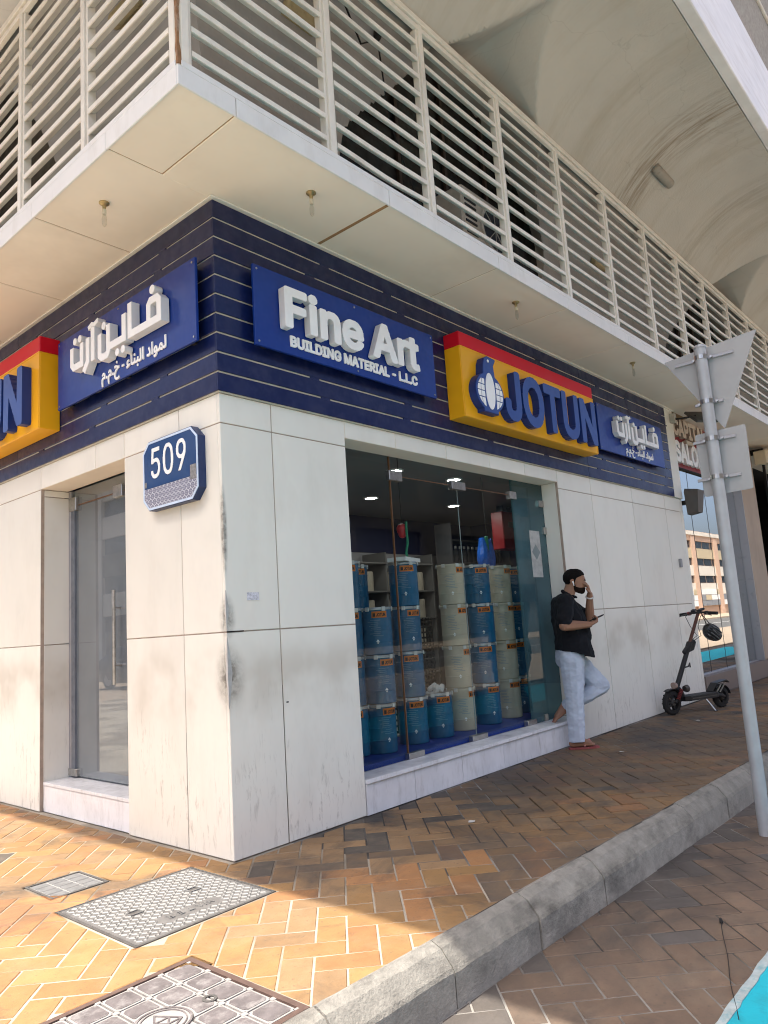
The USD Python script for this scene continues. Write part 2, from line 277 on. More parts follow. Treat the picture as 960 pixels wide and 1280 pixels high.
MORT = joint_mat('joint_mortar_white', (.37, .33, .265), (.15, .125, .095), .44, .62)
MORT2 = joint_mat('joint_mortar_grey', (.26, .245, .22), (.045, .04, .035), .38, .56)
def sheet(pts, z, m, node, name, kind=None):
    p = Polygon(pts); tri = trimesh.creation.extrude_polygon(p, .06, engine='earcut'); tri.apply_translation((0, 0, z-.06)); return node.add(name, tri, m, kind=kind)

W = .1353; JW = .0085
def herring(region, s0, t0, zf, node, mats, pick, name, zoff, maxparts, seed, jit):
    """herringbone pavers clipped to a region; the largest in the picture are parts of their own, the rest one field"""
    rg = np.random.default_rng(seed); minx, miny, maxx, maxy = region.bounds; r2 = math.sqrt(.5)
    cs = [(-(x+y)*r2/W - s0, (x-y)*r2/W - t0) for x in (minx, maxx) for y in (miny, maxy)]
    i0, i1 = int(min(c[0] for c in cs))-3, int(max(c[0] for c in cs))+3; j0, j1 = int(min(c[1] for c in cs))-3, int(max(c[1] for c in cs))+3
    def W2(s, t): a, b = (s+s0)*W, (t+t0)*W; return (-(a)*r2 + b*r2, -(a)*r2 - b*r2)
    items = []; reg = shapely.prepared.prep(region); g = JW/W/2
    for i in range(i0, i1):
        for j in range(j0, j1):
            q = (i-j) % 4
            if q == 0: a, b, c, d = i+g, i+2-g, j+g, j+1-g
            elif q == 2: a, b, c, d = i+g, i+1-g, j-1+g, j+1-g
            else: continue
            P = Polygon([W2(a, c), W2(b, c), W2(b, d), W2(a, d)])
            if not reg.intersects(P): continue
            if not reg.contains(P):
                P = P.intersection(region)
                if P.geom_type != 'Polygon': P = max(polys(P), key=lambda k: k.area, default=None)
                if P is None or P.area < .0006: continue
            P = P.simplify(.0008)
            x, y = P.centroid.x, P.centroid.y
            v = np.array([x, y, zoff]) - CAM; dz = v@fwd
            px, py = (v@rgt)/max(dz, .1), (v@upv)/max(dz, .1)
            vis = dz > .3 and abs(px) < .58 and abs(py) < .76
            items.append((P, x, y, P.area/(dz*dz*np.linalg.norm(v)) if vis else -1))
    items.sort(key=lambda k: -k[3]); rest = []
    for k, (P, x, y, sz) in enumerate(items):
        top = zoff + jit*rg.uniform(-1, .6); hv = zf(x, y)
        out = np.array(P.exterior.coords[:-1]);
        if not P.exterior.is_ccw: out = out[::-1]
        inn = np.array(P.buffer(-.0035, join_style=2).exterior.coords[:-1]) if not P.buffer(-.0035, join_style=2).is_empty and P.buffer(-.0035, join_style=2).geom_type == 'Polygon' else None
        if inn is None or len(inn) != len(out): inn = P.centroid.coords[0] + (out-P.centroid.coords[0])*.95
        else:
            if not P.buffer(-.0035, join_style=2).exterior.is_ccw: inn = inn[::-1]
            sh = np.argmin([np.linalg.norm(np.roll(inn, -q, 0)-out) for q in range(len(out))]); inn = np.roll(inn, -sh, 0)
        n = len(out); tl = rg.uniform(-.012, .012, 2)*(jit > 0)
        zt = lambda p: top + hv + (p-np.array([x, y]))@tl
        V = [(*p, zt(p)) for p in inn] + [(*p, zt(p)-.0035) for p in out] + [(*p, zoff-.02) for p in out]; F = []
        for q in range(1, n-1): F.append((0, q, q+1))
        for q in range(n):
            w = (q+1) % n; F += [(n+q, n+w, w), (n+q, w, q), (2*n+q, 2*n+w, n+w), (2*n+q, n+w, n+q)]
        me = trimesh.Trimesh(np.array(V), np.array(F), process=False); mi = pick(x, y, rg)
        if k < maxparts and sz > 0: node.add(name, me, mats[mi])
        else: rest.append((me, mi))
    for mi in sorted(set(m for _, m in rest)):
        node.add(name+'_field', cat([m for m, q in rest if q == mi]), mats[mi], kind='stuff')

LOWZ = -.22
land = thing('ground', kind='structure'); land.add('earth', bx(-300, 300, -300, 300, -.62, -.32), mat('earth', (.30, .26, .2), .9, .1, .5))
road = thing('road', kind='structure')
road.add('asphalt', bx(-120, 160, -22, -4.6, -.5, -.26), mat('asphalt', (.10, .098, .095), .85, .15, 4, bump=.003, bscale=80))
road.add('asphalt', bx(-24, -6.2, -4.59, 60, -.5, -.26), MATS['asphalt'])
road.add('lane_marking', bx(-120, 160, -16.6, -16.45, -.26, -.256), mat('road_paint', (.7, .7, .68), .6, .1, 8))
plz = thing('verge_paving', kind='structure'); VP = mat('bounce_pavers', (.33, .26, .19), .8, .15, 3)  # unseen tan paving, added to bounce warm light into the shade
plz.add('paving', bx(-120, 160, -11.5, -5.2, -.5, -.21), VP); plz.add('paving', bx(-15, -6.05, -4.58, 60, -.5, -.21), VP)
far = thing('far_pavement', kind='structure'); far.add('paving', bx(-120, 160, -30, -22, -.5, -.12), mat('far_paving', (.38, .30, .22), .85, .12, 3))

pavement = thing('pavement', kind='structure')
lx = -6.0
bed = [(lx, kerb_y(lx)), (25, kerb_y(25)), (25, .028), (.028, .028), (.028, 13), (lx, 13)]
COVERS = [(-.985, -.19, -.60, .165), (-.905, -.585, .375, .72), (-1.625, -.905, -1.632, -.90)]
ub = Polygon(bed)
bedp = Polygon(bed).difference(unary_union([sbox(a+.003, c+.003, b-.003, d-.003) for a, b, c, d in COVERS]))
for z, region in ((-.0035, bedp),):
    near = region.intersection(sbox(-6, -3, .45, 13)); farr = region.intersection(sbox(.45, -3, 25, 13))
    for rr, mm in ((near, MORT), (farr, MORT2)):
        e = extr(rr, .2, z-.2); pavement.add('mortar_bed', e, mm)
def pick_up(x, y, rg):
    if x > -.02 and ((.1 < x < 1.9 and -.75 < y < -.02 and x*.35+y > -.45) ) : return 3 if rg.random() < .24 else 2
    if x > 5 and rg.random() < .12: return 3
    if -1.75 < x < -.92 and -.62 < y < .45: return 4 if rg.random() < .8 else 1
    u = rg.random(); b = 5 if x > .35 + .5*math.sin(y*4) else 0; return b if u < .5 else 1+b if u < .72 else 2+b if u < .985 else 3  # right of this edge the pavers carry grime plus painted shade
def heave(x, y): return .016*math.exp(-((x-2.6)**2/.5+(y+1.25)**2/.12)) + .010*math.exp(-((x-1.9)**2/.2+(y+.9)**2/.1))
reg_u = bedp.buffer(-.004).intersection(sbox(-2.6, -3, 15, 3.4)).difference(sbox(-.03, -.03, 30, 30)).difference(unary_union([sbox(a-.012, c-.012, b+.012, d+.012) for a, b, c, d in COVERS]))
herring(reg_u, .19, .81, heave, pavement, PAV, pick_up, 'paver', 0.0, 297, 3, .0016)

lowp = thing('lower_pavement', kind='structure')
lowp.add('mortar_bed', bx(-6, 25, -2.655, -1.5, LOWZ-.2, LOWZ-.004), MORT2)
def pick_lo(x, y, rg):
    if y > -2.05 and rg.random() < .5: return 2
    u = rg.random(); return 0 if u < .55 else 1 if u < .9 else 2
reg_l = Polygon([(-1.6, -2.652), (14, -2.652), (14, kerb_y(14)-.13), (-1.6, kerb_y(-1.6)-.13)])
# phase from a joint corner at (1.29, -2.042)
_s = -(1.29-2.042)*math.sqrt(.5)/W; _t = (1.29+2.042)*math.sqrt(.5)/W
herring(reg_l, _s % 1, _t % 1, lambda x, y: 0, lowp, PLOW, pick_lo, 'paver', LOWZ, 297, 5, .0012)
cyc = thing('cycle_path', kind='structure')
for (lx_, ly_, lz_) in ((4.0, -.62, .006), (6.1, -.62, .004), (1.35, -.75, .005)):
    lt = thing('paper_scrap', {4.0: 'small white paper scrap on the pavers in front of the sandal', 6.1: 'white paper scrap on the pavers near the scooter', 1.35: 'crumpled pale scrap on the shaded pavers by the window plinth'}[lx_], 'litter', (lx_, ly_, 0)); lt.add('scrap', trimesh.convex.convex_hull(np.array([lx_, ly_, .004]) + np.random.default_rng(int(lx_*10)).uniform(-1, 1, (9, 3))*(.035, .03, .004)), mat('paper_white', (.6, .58, .54), .8))
cyc.add('painted_surface', extr(Polygon([(-6, -4.6)] + [(25, -4.6)] + [(x, -2.665 + .012*math.sin(x*37)*math.sin(x*11)) for x in np.arange(25, -6, -.06)]), .2, LOWZ-.198), mat('cyan_paint', (.012, .40, .50), .75, .14, 5, bump=.003, bscale=90, dirt=(.03, .2, .25), dirt_amt=.6, dirt_scale=9))
cyc.add('edge_line', extr(Polygon([(x, -2.682 + .004*math.sin(x*41)*math.sin(x*13)) for x in np.arange(-6, 25, .05)] + [(x, -2.646 + .004*math.sin(x*23)*math.sin(x*7)) for x in np.arange(25, -6, -.05)]), .003, LOWZ+.0025), mat('worn_white_line', (.36, .42, .42), .85, .25, 20, dirt=(.05, .26, .31), dirt_amt=.9, dirt_scale=14))

kerb = thing('kerb', kind='structure')
prof = [(0, -.02), (0, .004), (.012, .008), (.062, -.012), (.115, -.072), (.124, -.09), (.127, LOWZ-.03), (.0, LOWZ-.03)]
kx = -6.1
while kx < 25:
    L = .65; x1 = kx+L-.008; pr = np.array(prof); dz = RNG.uniform(-.003, .003); dy = RNG.uniform(-.004, .004); st = []
    nseg = 16 if kx < 6 else 1
    for q in range(nseg+1):
        xx = kx + (x1-kx)*q/nseg
        row = []
        for (o, z) in prof:
            k = .0045*(meshkit.fbm(np.array([[xx*14, o*40, z*40]]), 4)[0]-.5)*2 if nseg > 1 else 0
            row.append((xx, kerb_y(xx)-o+dy+k, z+dz+k))
        st.append(row)
    kerb.add('kerb_stone', loft(None, st), CONC); kx += L
kerb.add('mortar_joint', loft(None, [[(xx, kerb_y(xx)-o*.96+.004, z-.009) for o, z in prof] for xx in (-6.1, 25)]), mat('dark_joint', (.12, .11, .1), .9))
kerb.add('edge_fillet', extr(Polygon([(-6, kerb_y(-6)+.012), (25, kerb_y(25)+.012), (25, kerb_y(25)-.004), (-6, kerb_y(-6)-.004)]), .03, -.028), MORT2)

# ------------------------------------------------------------------ manhole covers
TREAD = mat('worn_cast_iron', (.20, .20, .195), .5, .22, 14, metal=.35, bump=.001, bscale=90, dirt=(.13, .11, .1), dirt_amt=.6, dirt_scale=6)
IRON2 = mat('tread_recess', (.14, .135, .13), .6, .3, 14, metal=.2)
IRON = mat('dark_cast_iron', (.10, .095, .09), .6, .3, 18, metal=.3)
def rect_frame(x0, x1, y0, y1, w, z0, z1): return sbox(x0, y0, x1, y1).difference(sbox(x0+w, y0+w, x1-w, y1-w)), z1-z0, z0
a, b, c, d = COVERS[0]
wc = thing('manhole_cover', 'grey cast iron WATER cover with raised tread, largest sunlit plate by the corner wall', 'manhole cover', ((a+b)/2, (c+d)/2, 0))
s, h, z = rect_frame(a, b, c, d, .012, -.03, .002); wc.add('frame', extr(s, h, z), IRON)
wc.add('plate', bx(a+.016, b-.016, c+.016, d-.016, -.03, .001), IRON2)
tr = []; keep = [sbox(-.80, -.245, -.735, -.185), sbox(-.445, -.22, -.38, -.155), sbox(-.76, -.465, -.42, -.385)]
nx, ny = 23, 22
for i in range(nx):
    for j in range(ny):
        x = a+.03+(b-a-.06)*(i+.5)/nx; y = c+.03+(d-c-.06)*(j+.5)/ny
        if any(k.contains(Point(x, y)) for k in keep): continue
        m = trimesh.convex.convex_hull(np.array([(sx*.0150, sy*.0068, 0) for sx in (-1, 1) for sy in (-1, 1)]+[(sx*.0115, sy*.003, .0042) for sx in (-1, 1) for sy in (-1, 1)]))
        m.apply_transform(trimesh.transformations.rotation_matrix(math.pi/4*(1 if (i+j) % 2 else -1), (0, 0, 1))); m.apply_translation((x, y, .001)); tr.append(m)
wc.add('tread_pattern', cat(tr), TREAD, kind='stuff')
for (x, y) in ((-.768, -.215), (-.412, -.187)):
    s = sbox(x-.03, y-.022, x+.03, y+.022).buffer(.006); hz = wc.add('lifting_slot', extr(s.difference(s.buffer(-.008)), .006, .0005), TREAD); hz.add('slot_hole', extr(s.buffer(-.008), .0012, .0005), IRON)
for i, ch in enumerate('WATER'):
    sh = affinity.translate(affinity.rotate(text_shape(ch, .038), 180, origin=(0, 0)), -.455-.056*i, -.402)
    wc.add('letter', extr(sh, .005, .0005), TREAD)
a, b, c, d = COVERS[1]
STONE = mat('cover_stone', (.15, .15, .15), .75, .25, 25, bump=.002, bscale=120, dirt=(.12, .11, .1), dirt_amt=.5, dirt_scale=9)
sc_ = thing('manhole_cover', 'small grey stone inlaid access cover set in sunlit pavers near the door step', 'manhole cover', ((a+b)/2, (c+d)/2, 0))
s, h, z = rect_frame(a, b, c, d, .014, -.03, .002); sc_.add('frame', extr(s, h, z), IRON); sc_.add('bed', bx(a+.014, b-.014, c+.014, d-.014, -.03, -.004), mat('pale_grout', (.30, .29, .27), .9))
for i in range(3):
    for j in range(4):
        x0 = a+.02+(b-a-.04)*i/3; y0 = c+.02+(d-c-.04)*j/4
        sc_.add('stone_tile', bx(x0+.004, x0+(b-a-.04)/3-.004, y0+.004, y0+(d-c-.04)/4-.004, -.02, .001+RNG.uniform(-.001, .001), .004), STONE)
a, b, c, d = COVERS[2]
WORN = mat('worn_white_cover', (.29, .275, .26), .7, .15, 22, bump=.001, bscale=100, dirt=(.2, .18, .17), dirt_amt=.5, dirt_scale=7)
PURP = mat('cover_cushion', (.12, .105, .105), .7, .35, 16, bump=.0015, bscale=130, dirt=(.5, .48, .46), dirt_amt=.45, dirt_scale=12)
RUST = mat('brown_frame_metal', (.13, .085, .07), .6, .25, 12, metal=.4)
bc = thing('manhole_cover', 'large square cover of cushion tiles with round emblem, beside the kerb', 'manhole cover', ((a+b)/2, (c+d)/2, 0))
s, h, z = rect_frame(a, b, c, d, .026, -.04, .003); bc.add('frame', extr(s, h, z), RUST); bc.add('bed', bx(a+.026, b-.026, c+.026, d-.026, -.04, -.006), IRON)
gx = [a+.03+(b-a-.06)*i/5 for i in range(6)]; gy = [c+.03+(d-c-.06)*i/5 for i in range(6)]
cen = Point((a+b)/2, (c+d)/2)
for i in range(5):
    for j in range(5):
        sh = sbox(gx[i]+.0045, gy[j]+.0045, gx[i+1]-.0045, gy[j+1]-.0045).difference(cen.buffer(.104))
        for q in (0, 1):
            for w in (0, 1): sh = sh.difference(sbox(gx[i+q]-.014, gy[j+w]-.014, gx[i+q]+.014, gy[j+w]+.014))
        if sh.area < .001: continue
        t = bc.add('cushion_tile', extr(sh, .016, -.016), WORN)
        ins = sh.buffer(-.017).buffer(.008)
        if ins.area > .0008:
            n0 = extr(ins, .0022, -.0005)
            t.add('tile_face', n0, PURP)
for i in range(6):
    for j in range(6):
        if cen.distance(Point(gx[i], gy[j])) > .115: bc.add('corner_boss', bx(gx[i]-.0115, gx[i]+.0115, gy[j]-.0115, gy[j]+.0115, -.016, .0015, .002), WORN)
em = bc.add('emblem', extr(cen.buffer(.1), .016, -.016), WORN)
em.add('ring', extr(cen.buffer(.1).difference(cen.buffer(.092)), .003, 0), PURP)
em.add('ring', extr(cen.buffer(.083).difference(cen.buffer(.078)), .003, 0), PURP)
ln = [[(-.055, -.03), (.055, -.03), (0, .06), (-.055, -.03)], [(-.03, .01), (.03, .01), (0, -.03), (-.03, .01)], [(-.055, -.03), (0, -.065), (.055, -.03)]]
em.add('mark', extr(affinity.translate(unary_union([LineString(l).buffer(.0035) for l in ln]), cen.x, cen.y), .003, 0), PURP)
bc.add('lifting_ring', extr(Point(-1.074, -1.27).buffer(.028).difference(Point(-1.074, -1.27).buffer(.017)), .004, .0005), IRON)

# wire lying on the lower paving
wr = thing('wire', 'thin dark wire with knotted end lying on the lower paving by the cyan path', 'wire', (1.1, -2.385, LOWZ))
_wp = [(1.1+(-.85)*t + .004*math.sin(9*t), -2.385-.32*t+.004*math.sin(11*t), LOWZ+.004+.006*(1-t)) for t in np.linspace(0, 1, 14)]
wr.add('strand', tube(_wp, .0016, 6), RUBBER)
wr.add('knot', to_tri(hull(((1.1, -2.385, LOWZ+.010), .009), ((1.125, -2.375, LOWZ+.012), .007))), RUBBER)

# ------------------------------------------------------------------ the corner building
bld = thing('shop_building', 'corner shop building clad in cream marble under a navy sign band, arched canopy above', 'building', (0, 0, 0))
RX0, RX1, LYE, ZT = 1.155, 4.48, 7.0, 2.88
DY0, DY1 = 1.188, 2.585
G = .0038
def panel_r(x0, x1, z0, z1, name='wall_panel', m=None, t=.03): bld.add(name, bx(x0+G, x1-G, 0, t, z0+G, z1-G, .0025), m or MARBLE)
def panel_l(y0, y1, z0, z1, name='wall_panel', m=None, t=.03): bld.add(name, bx(0, t, y0+G, y1-G, z0+G, z1-G, .0025), m or MARBLE)
rows = [(.0, 1.342), (1.342, 2.68), (2.68, ZT)]
for x0, x1 in ((.031, .43), (.43, RX0), (RX1, 5.29), (5.29, 6.47), (6.47, 7.6), (7.6, 8.2)):
    for z0, z1 in rows: panel_r(x0 if x0 > .04 else -G, x1, z0, z1)
for y0, y1 in ((.032-G, .465), (.465, DY0), (DY1, 3.66), (3.66, 4.75), (4.75, 5.85), (5.85, LYE)):
    for z0, z1 in rows: panel_l(y0, y1, z0, z1)
xs = [RX0, 1.75, 2.45, 3.15, 3.8, RX1]
for p, q in zip(xs, xs[1:]): panel_r(p, q, 2.745, ZT)
ys = [DY0, 1.62, DY1]
for p, q in zip(ys, ys[1:]): panel_l(p, q, 2.68, ZT)
# backing masses (butt behind the panels; interior walls)
BACK = JOINT; INW = mat('interior_wall', (.36, .36, .38), .7, .05, 3); INNAVY = mat('interior_navy', (.02, .022, .07), .6, .08, 3)
bld.add('backing', bx(.0045, RX0-.002, .0045, .20, 0, 2.879), BACK); bld.add('backing', bx(.0045, .21, .20, DY0-.002, 0, 2.879), BACK)
bld.add('backing', bx(RX1+.002, 8.2, .0045, .20, 0, 2.879), BACK); bld.add('backing', bx(.0045, .21, DY1+.002, LYE, 0, 2.879), BACK)
bld.add('lintel', bx(RX0-.001, RX1+.001, .0047, .22, 2.748, 2.8785), SOFFIT); bld.add('lintel', bx(.0047, .24, DY0-.001, DY1+.001, 2.683, 2.8785), SOFFIT)
bld.add('sign_backing', bx(.03, 8.2, .03, .2, 2.881, 4.235), mat('pale_backing', (.6, .58, .52), .8)); bld.add('sign_backing', bx(.03, .2, .2, LYE, 2.881, 4.235), MATS['pale_backing'])
# jamb linings
bld.add('jamb_lining', bx(RX1-.004, RX1+.001, .032, .20, .25, 2.745), MARBLE); bld.add('jamb_lining', bx(RX0-.001, RX0+.004, .032, .20, .25, 2.745), MARBLE)
for z0, z1 in ((.02, 1.342), (1.342, 2.62), (2.62, 2.68)): bld.add('jamb_lining', bx(.032, .25, DY1-.006, DY1, z0+G, z1-G), MARBLE)
bld.add('jamb_lining', bx(.032, .25, DY0, DY0+.006, .2, 2.68), MARBLE)
# plinth under the window, sill, door step
for p, q in zip([RX0, 1.7, 2.32, 2.95, 3.58, 4.2, RX1], [1.7, 2.32, 2.95, 3.58, 4.2, RX1]): bld.add('plinth_tile', bx(p+.0015, q-.0015, -.006, .02, 0, .212, .002), PLINTH)
bld.add('plinth_core', bx(RX0, RX1, .02, .2, 0, .21), JOINT)
for p, q in zip([RX0, 2.3, 3.45, RX1], [2.3, 3.45, RX1]): bld.add('window_sill', bx(p+.001, q-.001, -.018, .2, .213, .245, .004), PLINTH)
bld.add('step_riser', bx(.03, .06, DY0+.001, DY1-.008, 0, .205, .002), PLINTH); bld.add('step_tread', bx(.025, .30, DY0+.001, DY1-.008, .206, .232, .003), PLINTH)
bld.add('step_core', bx(.06, .3, DY0, DY1-.008, 0, .205), JOINT)
# split metal bead at the corner
def spindle(z0, z1, w, nm):
    st = []
    for k in range(9):
        t = k/8; ww = max(.0004, w*(1-abs(2*t-1)**1.15)); z = z0+(z1-z0)*t
        st.append([(-.0005-ww*.02, .002+ww*.55, z), (-.001-ww*.22, -.001-ww*.22, z), (.002+ww*.85, -.0005-ww*.02, z), (.02, .02, z)])
    bld.add(nm, loft(None, st), mat('bare_metal_bead', (.46, .455, .44), .6, .22, 16))
spindle(.88, 1.31, .034, 'corner_bead'); spindle(1.36, 1.60, .022, 'corner_bead')
for nm_, bb in (('joint_crack', (.4285, .4315, .003, .0046, 0, .98)), ('joint_crack', (1.0, 1.0, 0, 0, 0, 0)), ('stain_spot', (.455, .475, -.0006, .001, .862, .872))):
    if bb[1] > bb[0]: bld.add(nm_, bx(*bb), mat('crack_brown', (.05, .04, .035), .9))
bld.add('joint_crack', bx(.003, .0046, .4635, .4665, 0, .72), MATS['crack_brown']); bld.add('joint_crack', bx(5.288, 5.292, .003, .0046, 0, .9), MATS['crack_brown'])
bld.add('panel_crack', bx(.0, .13, -.0022, .002, 1.3405, 1.3475), mat('crack_dark', (.02, .018, .016), .9))
bld.add('sticker', bx(.165, .262, -.002, .001, 1.535, 1.585), mat('sticker', (.55, .55, .6), .5, .5, 60))
bld.add('wall_box', bx(7.86, 7.93, -.03, 0, 1.86, 1.98, .004), mat('grey_box', (.3, .3, .31), .6))
# siding boards
NB = 10; z0 = ZT; BH = (4.225-ZT)/NB
for k in range(NB):
    zb = z0+BH*k; a0, a1 = zb+.0075, zb+BH-.0075
    for p, q in ((-.024, 5.24), (5.244, 7.97)): bld.add('siding_board', bx(p, q, -.024, -.0125, a0, a1, .002), NAVY)
    for p, q in ((-.012, 3.02), (3.024, 6.0), (6.004, LYE)): bld.add('siding_board', bx(-.024, -.0125, p, q, a0, a1, .002), NAVY)
    clips = []
    for xc in (.95, 1.85, 3.05, 4.1, 5.6, 6.7, 7.8): xq = xc+RNG.uniform(-.15, .15); clips.append(bx(xq, xq+.09, -.022, -.0122, a1-.002, a1+.017))
    for yc in (.6, 1.5, 2.6, 3.5, 4.6): yq = yc+RNG.uniform(-.15, .15); clips.append(bx(-.022, -.0122, yq, yq+.09, a1-.002, a1+.017))
    [bld.add('board_clip', cl, NAVY) for cl in clips if k < NB-1]
    for q in range(2): pass
bld.add('batten_face', bx(-.011, 7.97, -.0119, .029, ZT+.001, 4.236), MATS['pale_backing']); bld.add('batten_face', bx(-.0119, .029, .03, LYE, ZT+.001, 4.236), MATS['pale_backing'])
for xb in np.arange(.25, 7.9, .62): pass
bld.add('pilaster', bx(7.985, 8.3, -.02, .2, ZT+.003, 4.236, .004), MARBLE)
bld.add('pilaster', bx(8.2, 8.3, -.0, .2, 0, ZT, .004), MARBLE)
bld.add('cornice', bx(-.045, 8.3, -.045, -.001, 4.2275, 4.2385, .003), WHITE); bld.add('cornice', bx(-.045, -.001, -.001, LYE, 4.2275, 4.2385, .003), WHITE)
# balcony soffit panels and fascia
OV = .76; ZS = 4.24
sj = [-.39, .94, 2.35, 3.58, 5.0, 6.35, 7.7, 9.05, 10.4, 11.75, 13.1, 14.45, 16.0, 20, 24]
for p, q in zip(sj, sj[1:]): bld.add('soffit_panel', bx(p+.005, q-.005, -OV+.001, .0 if p < 8 else .6, ZS, ZS+.05, .004), SOFFIT)
lj = [-OV, -.01, 1.0, 2.1, 3.3, 4.5, 5.8, 7.0]
bld.add('soffit_panel', bx(-OV+.001, -.39-.003, -OV+.001, -.013, ZS, ZS+.05, .004), SOFFIT)
for p, q in zip(lj[1:], lj[2:]): bld.add('soffit_panel', bx(-OV+.001, -.0, p+.005, q-.005, ZS, ZS+.05, .004), SOFFIT)
bld.add('soffit_joint', bx(-OV+.01, 24, -OV+.01, .6, ZS+.005, ZS+.1), mat('soffit_joint', (.34, .22, .12), .9)); bld.add('soffit_joint', bx(-OV+.01, .03, .6, LYE, ZS+.005, ZS+.1), MATS['soffit_joint'])
bld.add('soffit_batten', bx(.927, .953, -OV+.01, -.05, ZS-.003, ZS+.005), mat('rusty_batten', (.33, .19, .09), .8, .2, 12))
fj = [-OV-.014] + sj
for p, q in zip(fj, fj[1:]): bld.add('fascia_panel', bx(p+.002, q-.002, -OV-.014, -OV, ZS-.012, ZS+.105, .003), FASC)
for p, q in zip(lj, lj[1:]): bld.add('fascia_panel', bx(-OV-.014, -OV, p+.003 if p > -.7 else -OV+.001, q-.002, ZS-.012, ZS+.105, .003), FASC)
bld.add('balcony_slab', bx(-OV+.002, 24, -OV+.002, .5, ZS+.101, ZS+.13), WHITE); bld.add('balcony_slab', bx(-OV+.002, .3, .5, LYE, ZS+.101, ZS+.13), WHITE)
# corner bead of rusty plaster between the two railings
bld.add('corner_post', bx(-OV-.004, -OV+.05, -OV-.004, -OV+.05, ZS+.105, 6.3, .01), mat('peeling_plaster', (.62, .57, .48), .9, .25, 18, (1, 1, .4), bump=.01, bscale=30, dirt=(.16, .07, .03), dirt_amt=.95, dirt_scale=9, dirt_stretch=(1, 1, .25)))

st = []
for k in range(40):
    z = 4.36+1.69*k/39; wl = .004+.022*meshkit.fbm(np.array([[z*9, 0, 0]]), 3)[0]+.006*RNG.random(); wr = .004+.022*meshkit.fbm(np.array([[z*9, 5, 0]]), 3)[0]+.006*RNG.random(); q = -OV-.006
    st.append([(q, q+wl, z), (q, q, z), (q+wr, q, z), (q+.008, q+.008, z)])
bld.add('peeled_edge', loft(None, st), RUSTP)
# the coved vault of the canopy, cross vaults over the arched openings
CX = [2.66, 9.40, 16.14, 22.9]; CR, CZ = 1.58, 5.1; YF = 2.1
def cove(d): t = np.clip((YF-d)/2.1, 0, 1); return 3.12 + 3.58*np.maximum(1-t**2.4, 0)**(1/2.4)
def vault_patch(xs_, ys_, fn):
    X, Y = np.meshgrid(xs_, ys_, indexing='ij'); Z, keep, cls = fn(X, Y); n, m = X.shape
    idx = np.arange(n*m).reshape(n, m); V = np.stack([X, Y, Z], -1).reshape(-1, 3)
    q = np.stack([idx[:-1, :-1], idx[:-1, 1:], idx[1:, 1:], idx[1:, :-1]], -1).reshape(-1, 4)
    ok = keep.reshape(-1)[q].all(1) & cls.reshape(-1)[q[:, 0]]; q = q[ok]
    F = np.vstack([q[:, [0, 1, 2]], q[:, [0, 2, 3]]])
    me = trimesh.Trimesh(V, F, process=False); me.remove_unreferenced_vertices(); return me
def vf(X, Y):
    cross = np.zeros(X.shape, bool)
    d = np.maximum(np.where(X < 0, -X, -1), np.where(Y < 0, -Y, -1)); d = np.where((X < 0) & (Y < 0), np.maximum(-X, -Y), d)
    z = cove(np.maximum(d, 0))
    for c in CX:
        dx = np.abs(X-c); w = np.clip((-Y-.15)/.6, 0, 1); zc = (1-w)*(4.9+np.sqrt(np.maximum(1.65**2-dx**2, 0))) + w*(6.63-.70*dx-2.5*np.maximum(dx-.9, 0)); hit = (dx < CR) & (Y <= .5) & (zc > z); z = np.where(hit, zc, z); cross |= hit
    for c in (3.3,):
        dy = np.abs(Y-c); zc = CZ + np.sqrt(np.maximum(CR**2-dy**2, 0)); z = np.where((dy < CR) & (X < .5), np.maximum(z, zc), z)
    z = z + .012*(meshkit.fbm(np.stack([X*1.3, Y*1.3, X*0], -1), 2)-.5)
    keep = (d > .13) | ((np.abs(X[..., None]-np.array(CX)).min(-1) < CR) & (Y < .45)) | ((np.abs(Y-3.3) < CR) & (X < .45))
    return z, keep, cross
def dense(a, b, cs, h=.04):
    p = set(np.round(np.arange(a, b+1e-6, h), 4))
    for c in cs: p |= set(np.round([c-CR, c-CR+.006, c+CR, c+CR-.006], 4)) | set(np.round(c+CR*np.sin(np.linspace(-1.5, 1.5, 40)), 4))
    return np.array(sorted(k for k in p if a <= k <= b))
YG = np.round(np.concatenate([np.arange(-YF, -.901, .05), np.arange(-.9, .45, .02)]), 4)
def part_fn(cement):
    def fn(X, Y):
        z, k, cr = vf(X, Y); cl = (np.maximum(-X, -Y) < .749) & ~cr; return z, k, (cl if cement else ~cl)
    return fn
for cem, mm, nm in ((False, STUC, 'canopy_vault'), (True, CEM, 'inner_vault')):
    bld.add(nm, vault_patch(dense(-YF, 24, CX), YG, part_fn(cem)), mm, smooth=32)
    bld.add(nm, vault_patch(YG, dense(.4, LYE, [3.3]), part_fn(cem)), mm, smooth=32)
bld.add('arch_wall', bx(.35, 24, -.15, .5, 4.372, 7), DARKG)
bld.add('arch_wall', bx(-.15, .35, .5, LYE, 4.372, 7), DARKG)
wf = mat('bronze_window_frame', (.035, .022, .015), .5, .1, 8)
for c in CX[:2]:
    bld.add('arch_window_frame', cat([bx(c+o-.02, c+o+.02, -.18, -.151, 4.372, 6.5) for o in (-.8, -.1, .6)] + [bx(c-1.4, c+1.4, -.178, -.152, 5.6, 5.63)]), wf)
